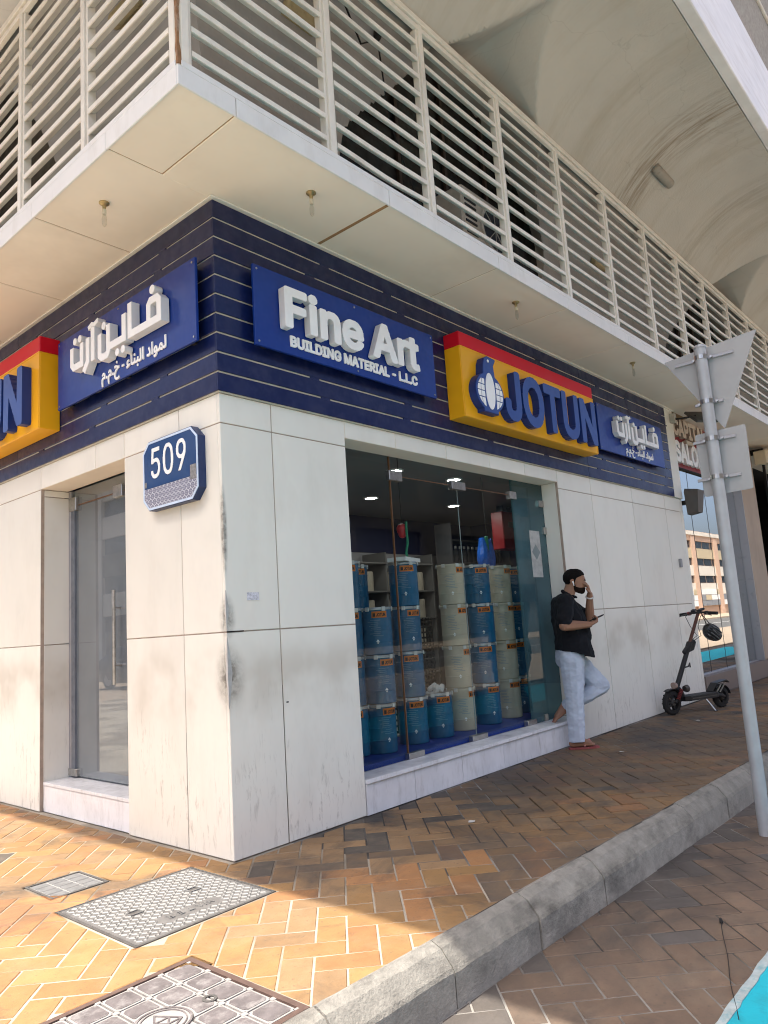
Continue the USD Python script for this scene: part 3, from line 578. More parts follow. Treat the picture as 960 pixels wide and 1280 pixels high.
# canopy fascia and the screened facade above
FZ0, FZ1 = 6.70, 7.80
bld.add('canopy_fascia', cat([bx(-YF-.01, 24, -YF-.12, -YF, FZ0, FZ1, .01)]), mat('white_marble_fascia', (.72, .72, .72), .5, .1, 3, (1, 1, 4), dirt=(.45, .42, .38), dirt_amt=.5, dirt_scale=2.5, dirt_stretch=(.5, .5, 6)))
bld.add('canopy_fascia', bx(-YF-.12, -YF, -YF-.12, LYE, FZ0, FZ1, .01), MATS['white_marble_fascia'])
bld.add('upper_facade', bx(-YF-.02, 24, -YF+.02, 6.9, FZ1-.6, 21), MESHD)
bld.add('upper_storey', bx(-YF+.03, 24, -YF+.03, 6.88, 7.2, 21), WHITE)  # unseen mass added above the vault to stop sun leaking indoors
bar = []
for k in np.arange(3.0, 11.5, .085):
    for sgn in (-1, 1):
        x0, x1 = k, k+sgn*1.9
        bar.append(tube([(x0, -YF-.05+.012*sgn, 7.8), (x1, -YF-.05+.012*sgn, 11.0)], .017, 4, False))
bld.add('screen_mesh', cat(bar), MESHG, kind='stuff')
bld.add('screen_trim', tube([(2, -YF-.09, 8.98), (24, -YF-.09, 8.98)], .022, 6), WHITE)
# right neighbour: salon front, column, dark recess and the rest of the frontage
bld.add('salon_backing', bx(8.3, 11.34, .12, .2, 3.42, 4.237), mat('salon_red', (.22, .006, .014), .4, .1, 2))
bld.add('salon_plinth', bx(8.3, 24, -.02, .35, 0, .29, .006), mat('brown_granite', (.17, .135, .115), .5, .3, 40))
SGN = bld
gl = bld.add('salon_window', bx(8.302, 11.31, .10, .108, .305, 3.415), SALG)
gl.add('glazing_joint', cat([bx(xx-.006, xx+.006, .0975, .0995, .31, 3.41) for xx in (8.95, 9.7, 10.5)]), BLACK)
bld.add('salon_sill', bx(8.302, 11.31, .05, .2, .291, .304), ALU)
bld.add('salon_column', bx(11.34, 12.3, -.03, .3, .291, 4.237, .02), mat('tan_plaster', (.40, .31, .235), .8, .1, 3, bump=.002, dirt=(.25, .19, .14), dirt_amt=.5, dirt_scale=2, dirt_stretch=(1, 1, .4)))
bld.add('column_trim', bx(11.318, 11.339, -.035, .31, .291, 4.237), ALU)
DK = mat('dark_interior', (.010, .009, .009), .8, .2, 3)
bld.add('recess_wall', bx(11.76, 45, 3.4, 3.5, .3, 4.24), DK); bld.add('recess_wall', bx(12.27, 12.31, .301, 3.4, .3, 4.24), DK); bld.add('recess_floor', bx(11.8, 45, .35, 3.4, .2, .29), DK); bld.add('recess_ceiling', bx(11.76, 45, .61, 3.5, 4.245, 4.3), DK); bld.add('recess_wall', bx(17, 45, .2, .3, .3, 4.24), DK)
bld.add('recess_partition', cat([bx(12.4, 12.46, .13, .18, .292, 4.23), bx(13.9, 13.96, .13, .18, .292, 4.23)]), BLACK)
bld.add('salon_room', cat([bx(8.25, 11.7, 3.0, 3.1, .3, 3.42), bx(8.21, 8.25, .2, 3.0, .3, 3.42), bx(11.7, 11.75, .31, 3.1, .3, 3.42), bx(8.25, 11.7, .2, 3, 3.43, 3.5), bx(8.25, 11.7, .35, 3, .2, .3)]), mat('salon_interior', (.16, .19, .19), .7, .1, 2))

# ------------------------------------------------------------------ shop interior
bld.add('shop_floor', bx(.3, 8.1, .2, 3.6, .12, .232), mat('shop_floor', (.3, .29, .28), .4, .05, 2))
bld.add('shop_floor', bx(.3, 8.1, 3.6, 7, .12, .231), MATS['shop_floor'])
bld.add('shop_ceiling', bx(.25, 8.1, .225, 7, 2.95, 3.0), mat('shop_ceiling', (.22, .22, .23), .7, .04, 1))
bld.add('shop_wall', bx(.25, 8.1, 3.6, 3.7, .232, 2.4), INW); bld.add('shop_wall', bx(.25, 8.1, 3.59, 3.7, 2.401, 2.95), INNAVY); bld.add('shop_wall', bx(8.0, 8.1, .21, 3.6, .232, 2.949), INNAVY)
PLAT = .272
bld.add('display_platform', bx(1.16, 4.47, .262, .95, .2, PLAT, .004), mat('royal_blue_board', (.014, .045, .25), .5, .06, 3))
# window glazing: fixed light, double door with transom, side light
wn = bld.sub('shop_window')
GY = .215
wn.add('glass_pane', bx(1.165, 1.895, GY, GY+.008, .248, 2.742), GLASS); wn.add('glass_pane', bx(1.905, 3.835, GY, GY+.008, 2.585, 2.742), GLASS)
wn.add('glass_pane', bx(1.907, 2.87, GY, GY+.008, .262, 2.575), GLASS); wn.add('glass_pane', bx(2.876, 3.835, GY, GY+.008, .262, 2.575), GLASS)
wn.add('glass_pane', bx(3.85, 4.474, GY-.012, GY-.004, .248, 2.742), TEALG, label='teal tinted side pane')
wn.add('glass_edge', bx(1.8965, 1.9035, GY-.006, GY+.012, .25, 2.742), BRONZE); wn.add('glass_edge', bx(1.906, 4.47, GY-.003, GY+.006, 2.5765, 2.5835), BRONZE)
wn.add('glass_edge', bx(2.8715, 2.8745, GY, GY+.008, .262, 2.575), mat('glass_line', (.30, .36, .36), .3)); wn.add('glass_edge', bx(3.838, 3.848, GY-.01, GY+.006, .25, 2.742), TEALG)
for x, z, w, h in ((1.95, 2.575, .17, .085), (2.87, 2.58, .22, .08), (3.84, 2.575, .13, .08), (4.42, 2.53, .1, .07), (1.98, .262, .2, .06), (2.89, .262, .24, .062), (3.81, .265, .17, .06), (4.10, .268, .06, .09)):
    wn.add('patch_fitting', bx(x-w/2, x+w/2, GY-.03, GY+.02, z-h/2, z+h/2, .004), STEEL)
wn.add('hinge', bx(4.41, 4.47, GY-.035, GY+.01, 2.19, 2.27, .004), STEEL)
POST = mat('window_sticker', (.42, .42, .40), .6, .35, 14)
wn.add('poster', bx(4.12, 4.33, GY-.0155, GY-.0135, 1.72, 2.22), POST)
dg = frame((4.225, GY-.0165, 1.99), (.7071, 0, .7071), (-.7071, 0, .7071), (0, -1, 0))
wn.add('poster_print', xf(bx(-.06, .06, -.06, .06, 0, .001), dg), mat('print_grey', (.2, .24, .24), .6))
# side door
dr = bld.sub('shop_door')
DX = .262
dr.add('door_glass', bx(DX, DX+.01, DY0+.01, DY1-.06, .245, 2.535), DOORG); dr.add('transom_glass', bx(DX, DX+.01, DY0+.01, DY1-.06, 2.548, 2.678), DOORG)
dr.add('door_frame', bx(DX-.02, DX+.03, DY1-.05, DY1-.007, .233, 2.68, .004), ALU); dr.add('door_frame', bx(DX-.02, DX+.03, DY1-.115, DY1-.052, .245, 2.535, .002), mat('smoke_strip', (.12, .135, .16), .3))
dr.add('transom_rail', bx(DX-.006, DX+.016, DY0+.01, DY1-.06, 2.537, 2.546), BRONZE)
for y, z, w, h in ((2.49, 2.555, .13, .12), (1.72, 2.545, .14, .1), (2.50, .275, .14, .06), (1.32, .27, .16, .06)):
    dr.add('patch_fitting', bx(DX-.03, DX+.03, y-w/2, y+w/2, z-h/2, z+h/2, .004), STEEL)
hd = dr.add('handle', tube([(DX-.06, 1.735, 1.0), (DX-.06, 1.735, 1.74)], .014, 12), STEEL)
hd.add('standoff', cat([tube([(DX-.06, 1.735, z), (DX+.06, 1.735, z)], .008, 8) for z in (1.15, 1.6)]), STEEL)
dr.add('handle', tube([(DX+.06, 1.735, 1.0), (DX+.06, 1.735, 1.74)], .014, 12), STEEL)
dr.add('sticker', bx(DX-.003, DX-.001, 1.56, 1.60, 1.72, 1.86), mat('white_sticker', (.6, .6, .58), .6))
# a bay of storeroom wall seen through the side door
bld.add('partition', bx(1.5, 1.6, 1.25, 3.55, .233, 2.948), INW)

# ------------------------------------------------------------------ louvred railings
def louvre_railing(name, label, axis, posts, end):
    t = thing(name, label, 'railing', (-OV, -OV, ZS+.105))
    zb, zt = ZS+.106, 6.06; off = -OV
    def P(u, w, z): return (u, off+w, z) if axis == 'x' else (off+w, u, z)      # u along, w inwards
    def BX(u0, u1, w0, w1, z0, z1, bev=.003):
        a, b = P(u0, w0, z0), P(u1, w1, z1); return bx(a[0], b[0], a[1], b[1], z0, z1, bev)
    t.add('bottom_rail', BX(posts[0]-.03, end, -.012, .04, zb, zb+.04), FASC)
    t.add('top_rail', BX(posts[0]-.03, end, -.02, .05, zt-.05, zt), LOUV); t.add('top_rail', BX(posts[0]-.03, end, -.006, .03, zt-.10, zt-.06), LOUV)
    for k, u in enumerate(posts):
        t.add('post', BX(u-.024, u+.024, -.008, .036, zb+.041, zt-.051), LOUV)
        for e in (-1, 1): t.add('post_channel', BX(u+e*.036-.011, u+e*.036+.011, .006, .06, zb+.041, zt-.101, .002), LOUV)
    rg = np.random.default_rng(11 if axis == 'x' else 12)
    for k in range(len(posts)-1):
        u0, u1 = posts[k]+.048, posts[k+1]-.048
        bad = rg.random() < .4
        for s in range(10):
            z0 = zb+.115+.151*s+rg.uniform(-.006, .006); sag = rg.uniform(.004, .020 if axis == 'x' else .008) if bad and rg.random() < .5 else rg.uniform(0, .002); tilt = rg.uniform(-.006, .006)
            st = []
            for q in range(7):
                f = q/6; u = u0+(u1-u0)*f; dz = -sag*math.sin(math.pi*min(1, f*(1.1 if s % 2 else .9)))**2 + tilt*(f-.5)
                row = [(.004, 0), (.002, .030), (.008, .034), (.056, .060), (.060, .056), (.055, .026), (.024, .012), (.012, -.001)]
                st.append([P(u, w, z0+z+dz) for w, z in row])
            m = loft(None, st)
            if axis != 'x': m.invert()
            t.add('louvre_blade', m, LOUV)
    return t
rp = [-.715, .41, 1.485, 2.60, 3.70, 4.80, 5.93, 7.05, 8.10, 9.2, 10.3, 11.4, 12.5, 13.6, 14.7, 15.8]
louvre_railing('louvre_railing', 'long cream louvred railing running above the street side signs and vaulted arches', 'x', rp, 15.83)
louvre_railing('louvre_railing', 'short cream louvred railing over the side with the door, left of the peeling corner post', 'y', [-.715, .285, 1.225, 2.2, 3.2, 4.2, 5.2, 6.2], 6.95)

# ------------------------------------------------------------------ signs
def placed(shape, d, fr, z0=0.0): return xf(extr(shape, d, z0), fr)
def sign_panel(t, fr, w, h):
    t.add('panel', xf(bx(0, w, 0, h, .078, .10, .003), fr), PANEL)
    t.add('mounting_frame', cat([xf(bx(x, x+.04, .02, h-.02, .025, .0775), fr) for x in (.1, w/2, w-.14)]), BLACK)
    t.add('screw', cat([xf(trimesh.creation.cylinder(.008, .004, sections=10), fr@Tm((x, y, .1015))) for x in (.03, w/2, w-.03) for y in (.03, h-.03)]), STEEL, kind='stuff')
def letters3d(t, fr, string, height, x0, x1, y0, d0, d1, face, side, bold, name='letter', sp=None):
    g = text_shape(string, height, bold); b = g.bounds
    g = affinity.translate(g, -b[0], 0); g = affinity.scale(g, (x1-x0)/(b[2]-b[0]), 1, origin=(0, 0)); g = affinity.translate(g, x0, y0)
    groups = []
    for p in sorted(polys(g), key=lambda k: k.centroid.x):                      # dots join their stems
        for gr in groups:
            if min(gr.bounds[2], p.bounds[2])-max(gr.bounds[0], p.bounds[0]) > .6*min(gr.bounds[2]-gr.bounds[0], p.bounds[2]-p.bounds[0]):
                groups[groups.index(gr)] = unary_union([gr, p]); break
        else: groups.append(p)
    for s in groups:
        L = t.add(name, placed(s, d1-d0, fr, d0), side)
        L.add('letter_face', placed(s.buffer(.0015), .004, fr, d1+.0005), face)
    return groups
# Fine Art
fr = fr_right(.24, 3.24)
fa = thing('shop_sign', 'blue panel reading Fine Art BUILDING MATERIAL - L.L.C in raised white letters', 'sign', (.24, 0, 3.24), group='shop signs on the navy band')
sign_panel(fa, fr, 2.0, .582)
letters3d(fa, fr, 'Fine Art', .27, .215, 1.70, .178, .108, .165, LETW, LETS, .007)
g = text_shape('BUILDING MATERIAL - L.L.C', .072, .0035); b = g.bounds
g = affinity.translate(affinity.scale(g, 1.425/(b[2]-b[0]), 1, origin=(b[0], 0)), .307-b[0], .063)
[fa.add('small_letter', placed(q, .008, fr, .1005), LETW) for q in polys(g)]
# Arabic signs: the heavy squared letters drawn as strokes
def stroke(pts, w=.027, cap='square'): return LineString(pts).buffer(w, cap_style=cap, join_style='mitre' if cap == 'square' else 'round')
AL = [unary_union([stroke([(.39, .375), (.39, .265), (.42, .235), (.55, .235), (.55, .375)]), ]), Point(.44, .445).buffer(.028), Point(.52, .445).buffer(.028),
      stroke([(.645, .385), (.645, .225), (.60, .175)]), stroke([(.725, .45), (.725, .235)]), stroke([(.672, .488), (.71, .502), (.745, .488), (.79, .502)], .017),
      unary_union([stroke([(.83, .355), (.83, .215), (.86, .19), (.935, .19), (.957, .215), (.957, .395)]), stroke([(.957, .245), (1.18, .245), (1.18, .40)])]), Point(.893, .43).buffer(.03), Point(1.085, .165).buffer(.028), Point(1.165, .165).buffer(.028),
      unary_union([stroke([(1.262, .455), (1.262, .245), (1.64, .245), (1.64, .375), (1.615, .40), (1.535, .40), (1.51, .375), (1.51, .25)])]), Point(1.56, .475).buffer(.032)]
AR_SMALL = [[[(614,-21),(611,-8),(626,-6),(633,-2),(633,0),(619,2),(613,10),(613,20),(616,28),(624,37),(629,39),(637,39),(646,33),(651,23),(652,13),(665,14),(674,31),(680,37),(687,40),(694,40),(699,38),(705,32),(711,18),(715,14),(726,13),(729,18),(727,70),(741,70),(743,19),(742,11),(736,3),(727,0),(714,0),(706,4),(701,-1),(691,-2),(681,2),(675,7),(671,2),(666,0),(650,0),(643,-12),(636,-17),(625,-21)],[(681,20),(686,13),(690,11),(696,11),(697,12),(697,18),(691,27),(687,27),(684,25)],[(627,21),(627,14),(630,12),(638,12),(638,20),(636,24),(630,25)]],[[(590,0),(588,70),(601,70),(603,0)]],[[(536,4),(540,17),(549,14),(558,14),(564,17),(563,25),(552,44),(561,50),(564,50),(570,41),(577,25),(578,13),(576,8),(572,4),(562,0),(544,1)]],[[(489,0),(487,70),(500,70),(502,0)]],[[(354,69),(368,70),(370,19),(372,14),(385,13),(388,14),(392,21),(393,32),(394,34),(396,34),(406,32),(405,18),(408,14),(421,13),(424,14),(428,20),(430,33),(434,33),(442,31),(441,18),(444,14),(458,13),(462,18),(460,70),(474,70),(476,19),(473,7),(469,3),(460,0),(445,0),(437,3),(434,6),(431,3),(423,0),(405,1),(402,2),(398,6),(395,3),(387,0),(371,0),(362,3),(358,8),(356,17)]],[[(426,-18),(426,-12),(430,-8),(435,-8),(438,-10),(439,-19),(437,-21),(430,-22)]],[[(392,48),(392,54),(396,58),(402,58),(406,54),(406,48),(402,44),(396,44)]],[[(305,4),(306,8),(315,10),(309,20),(309,28),(312,35),(318,40),(324,42),(337,41),(336,29),(326,29),(323,26),(323,18),(327,15),(330,15),(341,19),(346,7),(312,-5),(308,-4)]],[[(251,32),(276,32),(276,20),(251,20)]],[[(159,-15),(160,1),(166,13),(179,24),(193,29),(193,30),(192,32),(181,34),(162,33),(161,40),(162,47),(180,48),(198,43),(203,40),(217,38),(218,25),(207,24),(198,21),(185,14),(178,8),(174,2),(172,-8),(175,-18),(184,-24),(202,-25),(217,-21),(220,-30),(219,-33),(201,-38),(181,-37),(170,-32),(163,-25)]],[[(182,61),(182,67),(186,71),(192,71),(196,67),(196,61),(192,57),(186,57)]],[[(135,6),(137,13),(142,15),(149,14),(152,10),(152,4),(148,-1),(138,0)]],[[(79,-14),(80,3),(87,12),(92,15),(100,17),(113,16),(112,24),(109,28),(101,29),(96,25),(95,22),(92,22),(84,27),(86,32),(93,39),(100,42),(110,42),(118,38),(124,30),(126,24),(126,9),(123,2),(101,4),(94,0),(92,-9),(97,-35),(84,-38)]],[[(56,6),(58,13),(63,15),(70,14),(73,10),(73,4),(69,-1),(59,0)]],[[(0,-14),(1,3),(8,12),(13,15),(21,17),(34,16),(33,24),(30,28),(22,29),(17,25),(16,22),(13,22),(5,27),(7,32),(14,39),(21,42),(31,42),(39,38),(45,30),(47,24),(47,9),(44,2),(22,4),(15,0),(13,-9),(18,-35),(5,-38)]]]
def small_arabic(w):
    sh = []
    for rings in AR_SMALL: sh.append(Polygon(rings[0], rings[1:]).buffer(0))
    return affinity.scale(unary_union(sh), w/743.0, w/743.0*1.12, origin=(0, 0))
for (fr, loc, lab) in ((fr_left(2.05, 3.24), (0, 2.05, 3.24), 'blue panel with raised white Arabic shop name on the side wall above the door'),
                       (fr_right(5.475, 3.24), (5.475, 0, 3.24), 'blue Arabic shop panel at the right end of the navy band')):
    t = thing('shop_sign', lab, 'sign', loc, group='shop signs on the navy band')
    sign_panel(t, fr, 1.965 if fr[0, 0] == 0 else 2.05, .582)
    sx = 1.0 if fr[0, 0] == 0 else 1.02
    for s in AL:
        s = affinity.scale(s, sx, 1, origin=(0, 0)); L = t.add('letter', placed(s, .06, fr, .108), LETS); L.add('letter_face', placed(s, .004, fr, .1685), LETW)
    [t.add('small_letter', placed(q, .008, fr, .1005), LETW) for q in polys(affinity.translate(small_arabic(.885), .735, .055))]
# JOTUN boxes
def jotun(fr, loc, lab):
    t = thing('light_box_sign', lab, 'sign', loc, group='yellow and red light box signs')
    w, h = 2.665, .80
    t.add('box', xf(bx(0, w, 0, h-.135, .025, .20, .006), fr), YEL); t.add('red_band', xf(bx(0, w, h-.134, h, .025, .20, .006), fr), RED)
    t.add('box_rim', placed(sbox(.004, .004, w-.004, h-.137).difference(sbox(.02, .02, w-.02, h-.15)), .004, fr, .1995), YEL)
    u0 = 3.09-2.505
    letters3d(t, fr, 'JOTUN', .455, u0, 5.02-2.505, .085, .2005, .275, mat('letter_blue_face', (.030, .07, .25), .35, .05, 3, spec=.3), JBLUE, .012)
    # emblem: penguin on a globe
    cx, cy, R = .325, .255, .235
    body = unary_union([affinity.scale(Point(cx, cy).buffer(R), 1, .80), sbox(cx-.12, .062, cx+.12, .2), Polygon([(cx-.095, cy+.12), (cx-.075, .52), (cx-.05, .575), (cx, .60), (cx+.12, .592), (cx+.08, .535), (cx+.10, cy+.12)]).buffer(.01)])
    e = t.add('emblem', placed(body, .0745, fr, .2005), JBLUE)
    e.add('emblem_face', placed(body.buffer(-.006), .003, fr, .2755), MATS['letter_blue_face'])
    e.add('belly', placed(affinity.scale(Point(cx, cy+.015).buffer(1), .075, .175), .004, fr, .279), LETW)
    gl = affinity.scale(Point(cx, cy).buffer(.205), 1, .78).difference(affinity.scale(Point(cx, cy+.015).buffer(1), .097, .4))
    for yy in (-.06, .0, .06): gl = gl.difference(sbox(0, cy+yy-.005, 1, cy+yy+.005))
    for rr in (.155,):
        el = affinity.scale(Point(cx, cy).buffer(1), rr, .22); gl = gl.difference(el.buffer(.005).difference(el.buffer(-.005)))
    gl = gl.difference(sbox(cx-.3, cy+.115, cx+.3, cy+.4))
    for pc in polys(gl):
        if pc.area > .0003: e.add('globe_panel', placed(pc, .004, fr, .279), LETW)
    e.add('eye', placed(Point(cx+.0, .56).buffer(.014), .004, fr, .279), LETW)
    return t
jotun(fr_right(2.505, 3.11), (2.505, 0, 3.11), 'yellow and red JOTUN box with penguin emblem on the street side')
jotun(fr_left(4.835, 3.11), (0, 4.835, 3.11), 'yellow and red JOTUN box cut off by the left edge, on the door side')
# number plate
fr = fr_left(.5, 2.455)
pl = thing('number_plate', 'eight sided blue 509 house number plate with patterned grey lower part', 'number plate', (0, .5, 2.455))
w, h, c = .335, .247, .075
octo = Polygon([(-w+c, -h), (w-c, -h), (w, -h+c), (w, h-c), (w-c, h), (-w+c, h), (-w, h-c), (-w, -h+c)])
PB = mat('plate_blue', (.008, .045, .15), .35, .06, 3, coat=.3); PGREY = mat('plate_grey', (.50, .52, .58), .45, .06, 6)
pl.add('back_box', placed(octo, .055, fr, .0), mat('plate_edge_blue', (.012, .03, .10), .35))
pl.add('rim', placed(octo.buffer(-.005).difference(octo.buffer(-.02)), .004, fr, .0555), mat('plate_rim', (.55, .66, .82), .4))
inn = octo.buffer(-.021)
pl.add('number_field', placed(inn.intersection(sbox(-1, -.088, 1, 1)), .003, fr, .0555), PB)
lf = inn.intersection(sbox(-1, -1, 1, -.09)); lo = pl.add('pattern_field', placed(lf, .002, fr, .0555), PGREY)
net = []
for i in range(-7, 8):
    for j in range(0, 4):
        cx_, cy_ = i*.048+(.024 if j % 2 else 0), -.11-.04*j
        sq = sbox(cx_-.014, cy_-.014, cx_+.014, cy_+.014); net += [sq.buffer(.002).difference(sq.buffer(-.002)), affinity.rotate(sq, 45).buffer(.002).difference(affinity.rotate(sq, 45).buffer(-.002))]
        net.append(LineString([(cx_-.024, cy_), (cx_+.024, cy_)]).buffer(.0017)); net.append(LineString([(cx_, cy_-.02), (cx_, cy_+.02)]).buffer(.0017))
lo.add('star_pattern', placed(unary_union(net).intersection(lf), .001, fr, .0577), mat('pattern_line', (.19, .19, .27), .5), kind='stuff')
for k, ch in enumerate('509'):
    s = text_shape(ch, .21, -.004); b = s.bounds; s = affinity.scale(affinity.translate(s, -(b[0]+b[2])/2, -b[1]), .82, 1, origin=(0, 0)); s = affinity.translate(s, -.165+.155*k, -.028)
    pl.add('digit', placed(s, .003, fr, .0588), LETW)
pl.add('data_label', placed(sbox(.245, -.11, .31, -.015), .002, fr, .0588), mat('label_grey', (.22, .22, .22), .6, .5, 60)); pl.add('data_label', placed(sbox(-.31, -.078, -.282, -.04), .002, fr, .0588), MATS['label_grey'])
# salon sign letters
ss = thing('salon_sign', 'dark red fascia with cream CAPITAL and white SALON letters behind the signpost', 'sign', (8.3, .12, 3.42))
fr = fr_right(8.3, 3.42, .119)
ss.add('panel', xf(bx(.02, 3.0, .0, .80, .0, .03, .003), fr), MATS['salon_red']); ss.add('bottom_bar', xf(bx(.02, 3.0, -.03, -.002, .0, .05), fr), DK)
letters3d(ss, fr, 'SALON', .29, .08, 1.36, .09, .032, .09, LETW, LETS, .012)
letters3d(ss, fr, 'CAPITAL', .25, .08, 1.55, .50, .032, .10, mat('letter_cream', (.52, .44, .36), .5), mat('letter_cream_side', (.33, .27, .22), .5), .010)
ss.add('cream_block', xf(bx(.62, .95, .40, .46, .032, .1), fr), MATS['letter_cream'])

# ------------------------------------------------------------------ lamps
BRASS = mat('brass_lamp_base', (.42, .33, .17), .35, .2, 20, metal=.7); BULB = pane_mat('clear_bulb', (.88, .88, .86), 1.6)
def soffit_lamp(x, y, label):
    t = thing('soffit_lamp', label, 'lamp', (x, y, ZS), group='bare soffit lamps')
    t.add('base', xf(lathe([(0, 0), (.034, 0), (.034, -.008), (.026, -.014), (.014, -.022), (.011, -.05), (0, -.05)][::-1], 18), Tm((x, y, ZS))), BRASS)
    t.add('socket', xf(lathe([(0, -.05), (.014, -.05), (.014, -.085), (0, -.085)][::-1], 14), Tm((x, y, ZS))), mat('cream_socket', (.6, .55, .45), .5))
    t.add('bulb', xf(lathe([(0, -.0855), (.012, -.088), (.017, -.12), (.015, -.155), (.006, -.172), (0, -.174)][::-1], 14), Tm((x, y, ZS))), BULB)
soffit_lamp(-.50, .52, 'bare bulb lamp under the soffit above the left Arabic sign')
soffit_lamp(.44, -.50, 'bare bulb lamp under the soffit above the Fine Art sign')
soffit_lamp(3.06, -.50, 'bare bulb lamp under the soffit above the JOTUN box')
soffit_lamp(5.67, -.53, 'small farthest bare bulb lamp under the soffit above the right Arabic sign')
OLDY = mat('yellowed_lamp_cover', (.42, .35, .20), .5, .15, 9, dirt=(.12, .09, .05), dirt_amt=.7, dirt_scale=12)
GREYL = mat('dusty_lamp_cover', (.30, .28, .24), .6, .12, 9, dirt=(.12, .1, .08), dirt_amt=.5, dirt_scale=12)
def tube_lamp(p, along, d_in, label, body, L=.32):
    t = thing('bulkhead_lamp', label, 'lamp', p, group='bulkhead lamps on the vault')
    p = np.array(p, float); a = np.array(along, float); d = np.array(d_in, float); d /= np.linalg.norm(d); b = np.cross(a, d)
    q = p + d*.045
    st = []
    for f, s in ((-1, .55), (-.94, .9), (-.85, 1), (.85, 1), (.94, .9), (1, .55)):
        st.append([q + a*f*L/2 + s*(math.cos(an)*.055*b + math.sin(an)*.04*d) for an in np.linspace(0, 2*math.pi, 12, endpoint=False)])
    t.add('cover', loft(None, st), body, smooth=50)
    t.add('end_cap', loft(None, [[q + a*f*L/2 + 1.06*(math.cos(an)*.055*b + math.sin(an)*.04*d) for an in np.linspace(0, 2*math.pi, 12, endpoint=False)] for f in (-.80, -.72)]), body)
    M = frame(p + d*.004, a, b, d); t.add('back_plate', xf(bx(-L*.46, L*.46, -.06, .06, -.06, .012, .003), M), body)
    return t
def cove_pt(u, d, axis):
    z = float(cove(np.array(d))); sl = float(cove(np.array(d+.02))-cove(np.array(d-.02)))/.04
    n = np.array([0, -1.0/1, 0])
    # surface (y=-d): z rises with d; underside normal points out and down
    nn = np.array([0, -sl, -1.0]); nn /= np.linalg.norm(nn); nn = np.array([0, nn[1], nn[2]])
    return (np.array([u, -d, z]), nn) if axis == 'x' else (np.array([-d, u, z]), np.array([nn[1], 0, nn[2]]))
p, n = cove_pt(5.75, 1.12, 'x'); tube_lamp(p, (1, 0, 0), n, 'dusty tubular lamp on the bare vault above the railing', GREYL, .5)
p, n = cove_pt(.47, .44, 'x'); tube_lamp(p, (1, 0, 0), n, 'yellowed lamp behind the street railing, right of the corner post', OLDY)
p, n = cove_pt(.30, .42, 'y'); tube_lamp(p, (0, 1, 0), n, 'yellowed lamp behind the side railing, left of the corner post', OLDY)
p, n = cove_pt(5.35, .36, 'x'); tube_lamp(p, (1, 0, 0), n, 'yellowed lamp behind the street railing above the JOTUN box, right of the air conditioner', OLDY)
# air conditioner and cables in the first arch
ac = thing('air_conditioner', 'dusty air conditioner unit behind the louvres in the arched opening', 'air conditioner', (2.6, -.38, 4.37))
ACM = mat('ac_cream', (.45, .43, .38), .5, .1, 6, dirt=(.2, .17, .13), dirt_amt=.5, dirt_scale=5)
ac.add('casing', bx(2.22, 2.98, -.55, -.22, 4.50, 5.08, .02), ACM)
ac.add('fan_ring', xf(lathe([(.20, 0), (.23, 0), (.23, .02), (.20, .02), (.20, 0)], 30), frame((2.70, -.551, 4.79), (1, 0, 0), (0, 0, 1), (0, -1, 0))), ACM)
ac.add('fan_hole', xf(trimesh.creation.cylinder(.2, .004, sections=30), frame((2.70, -.553, 4.79), (1, 0, 0), (0, 0, 1), (0, -1, 0))), BLACK)
ac.add('fan_guard', cat([tube([(2.70+.2*math.cos(a), -.565, 4.79+.2*math.sin(a)), (2.70, -.57, 4.79)], .004, 5) for a in np.linspace(0, 2*math.pi, 9)[:-1]]), ACM)
ac.add('vent_slat', cat([bx(2.25, 2.42, -.558, -.551, z, z+.02) for z in np.arange(4.58, 5.02, .05)]), BLACK)
for x in (2.3, 2.9): ac.add('leg', bx(x-.02, x+.02, -.52, -.26, 4.371, 4.499), BLACK)
cb = thing('cable', 'thin black cable hanging down behind the louvres across the arched opening', 'cable', (1.6, -.5, 4.4))
cb.add('cable_run', tube([(.75, -.62, 5.86), (.95, -.6, 5.62), (1.15, -.6, 5.78)], .008, 6), RUBBER); cb.add('cable_run', tube([(1.15, -.6, 5.78), (1.35, -.5, 5.25), (1.62, -.45, 4.9), (1.95, -.4, 4.5), (2.1, -.38, 4.38)], .007, 6), RUBBER)
cb.add('junction', to_tri(hull(((1.15, -.6, 5.8), .03), ((1.16, -.6, 5.84), .035))), RUBBER)
# floodlight and horn speaker on the wall end
fl = thing('flood_light', 'flat black flood light on a bracket at the end of the navy band', 'flood light', (8.2, -.05, 4.1))
fl.add('arm', tube([(8.2, -.02, 4.08), (8.2, -.2, 4.06), (8.3, -.36, 4.08)], .015, 8), BLACK)
fl.add('housing', xf(bx(-.22, .22, -.15, .15, -.02, .02, .01), frame((8.42, -.40, 4.07), (.90, -.43, .05), (.33, .66, .67), (-.32, -.61, .72))), mat('charcoal_housing', (.06, .058, .055), .5))
fl.add('lens', xf(bx(-.19, .19, -.12, .12, -.0225, -.0205), frame((8.42, -.40, 4.07), (.90, -.43, .05), (.33, .66, .67), (-.32, -.61, .72))), mat('flood_lens', (.16, .16, .15), .2))
fl.add('driver_box', bx(8.16, 8.24, -.1, -.02, 4.02, 4.16, .005), ACM)
sp = thing('wall_speaker', 'dark tapered horn speaker fixed at the end of the cream wall', 'speaker', (8.42, -.05, 2.83))
sp.add('cabinet', trimesh.convex.convex_hull(np.array([(8.30+dx, -.06-dy, 2.83+z) for dx, dy, z in ((0, 0, -.19), (.20, 0, -.19), (0, .16, -.17), (.19, .16, -.17), (-.04, 0, .14), (.26, 0, .14), (-.03, .20, .16), (.25, .20, .16), (0, 0, .2), (.2, .1, .2))])), mat('speaker_grey', (.09, .082, .075), .6, .15, 12))
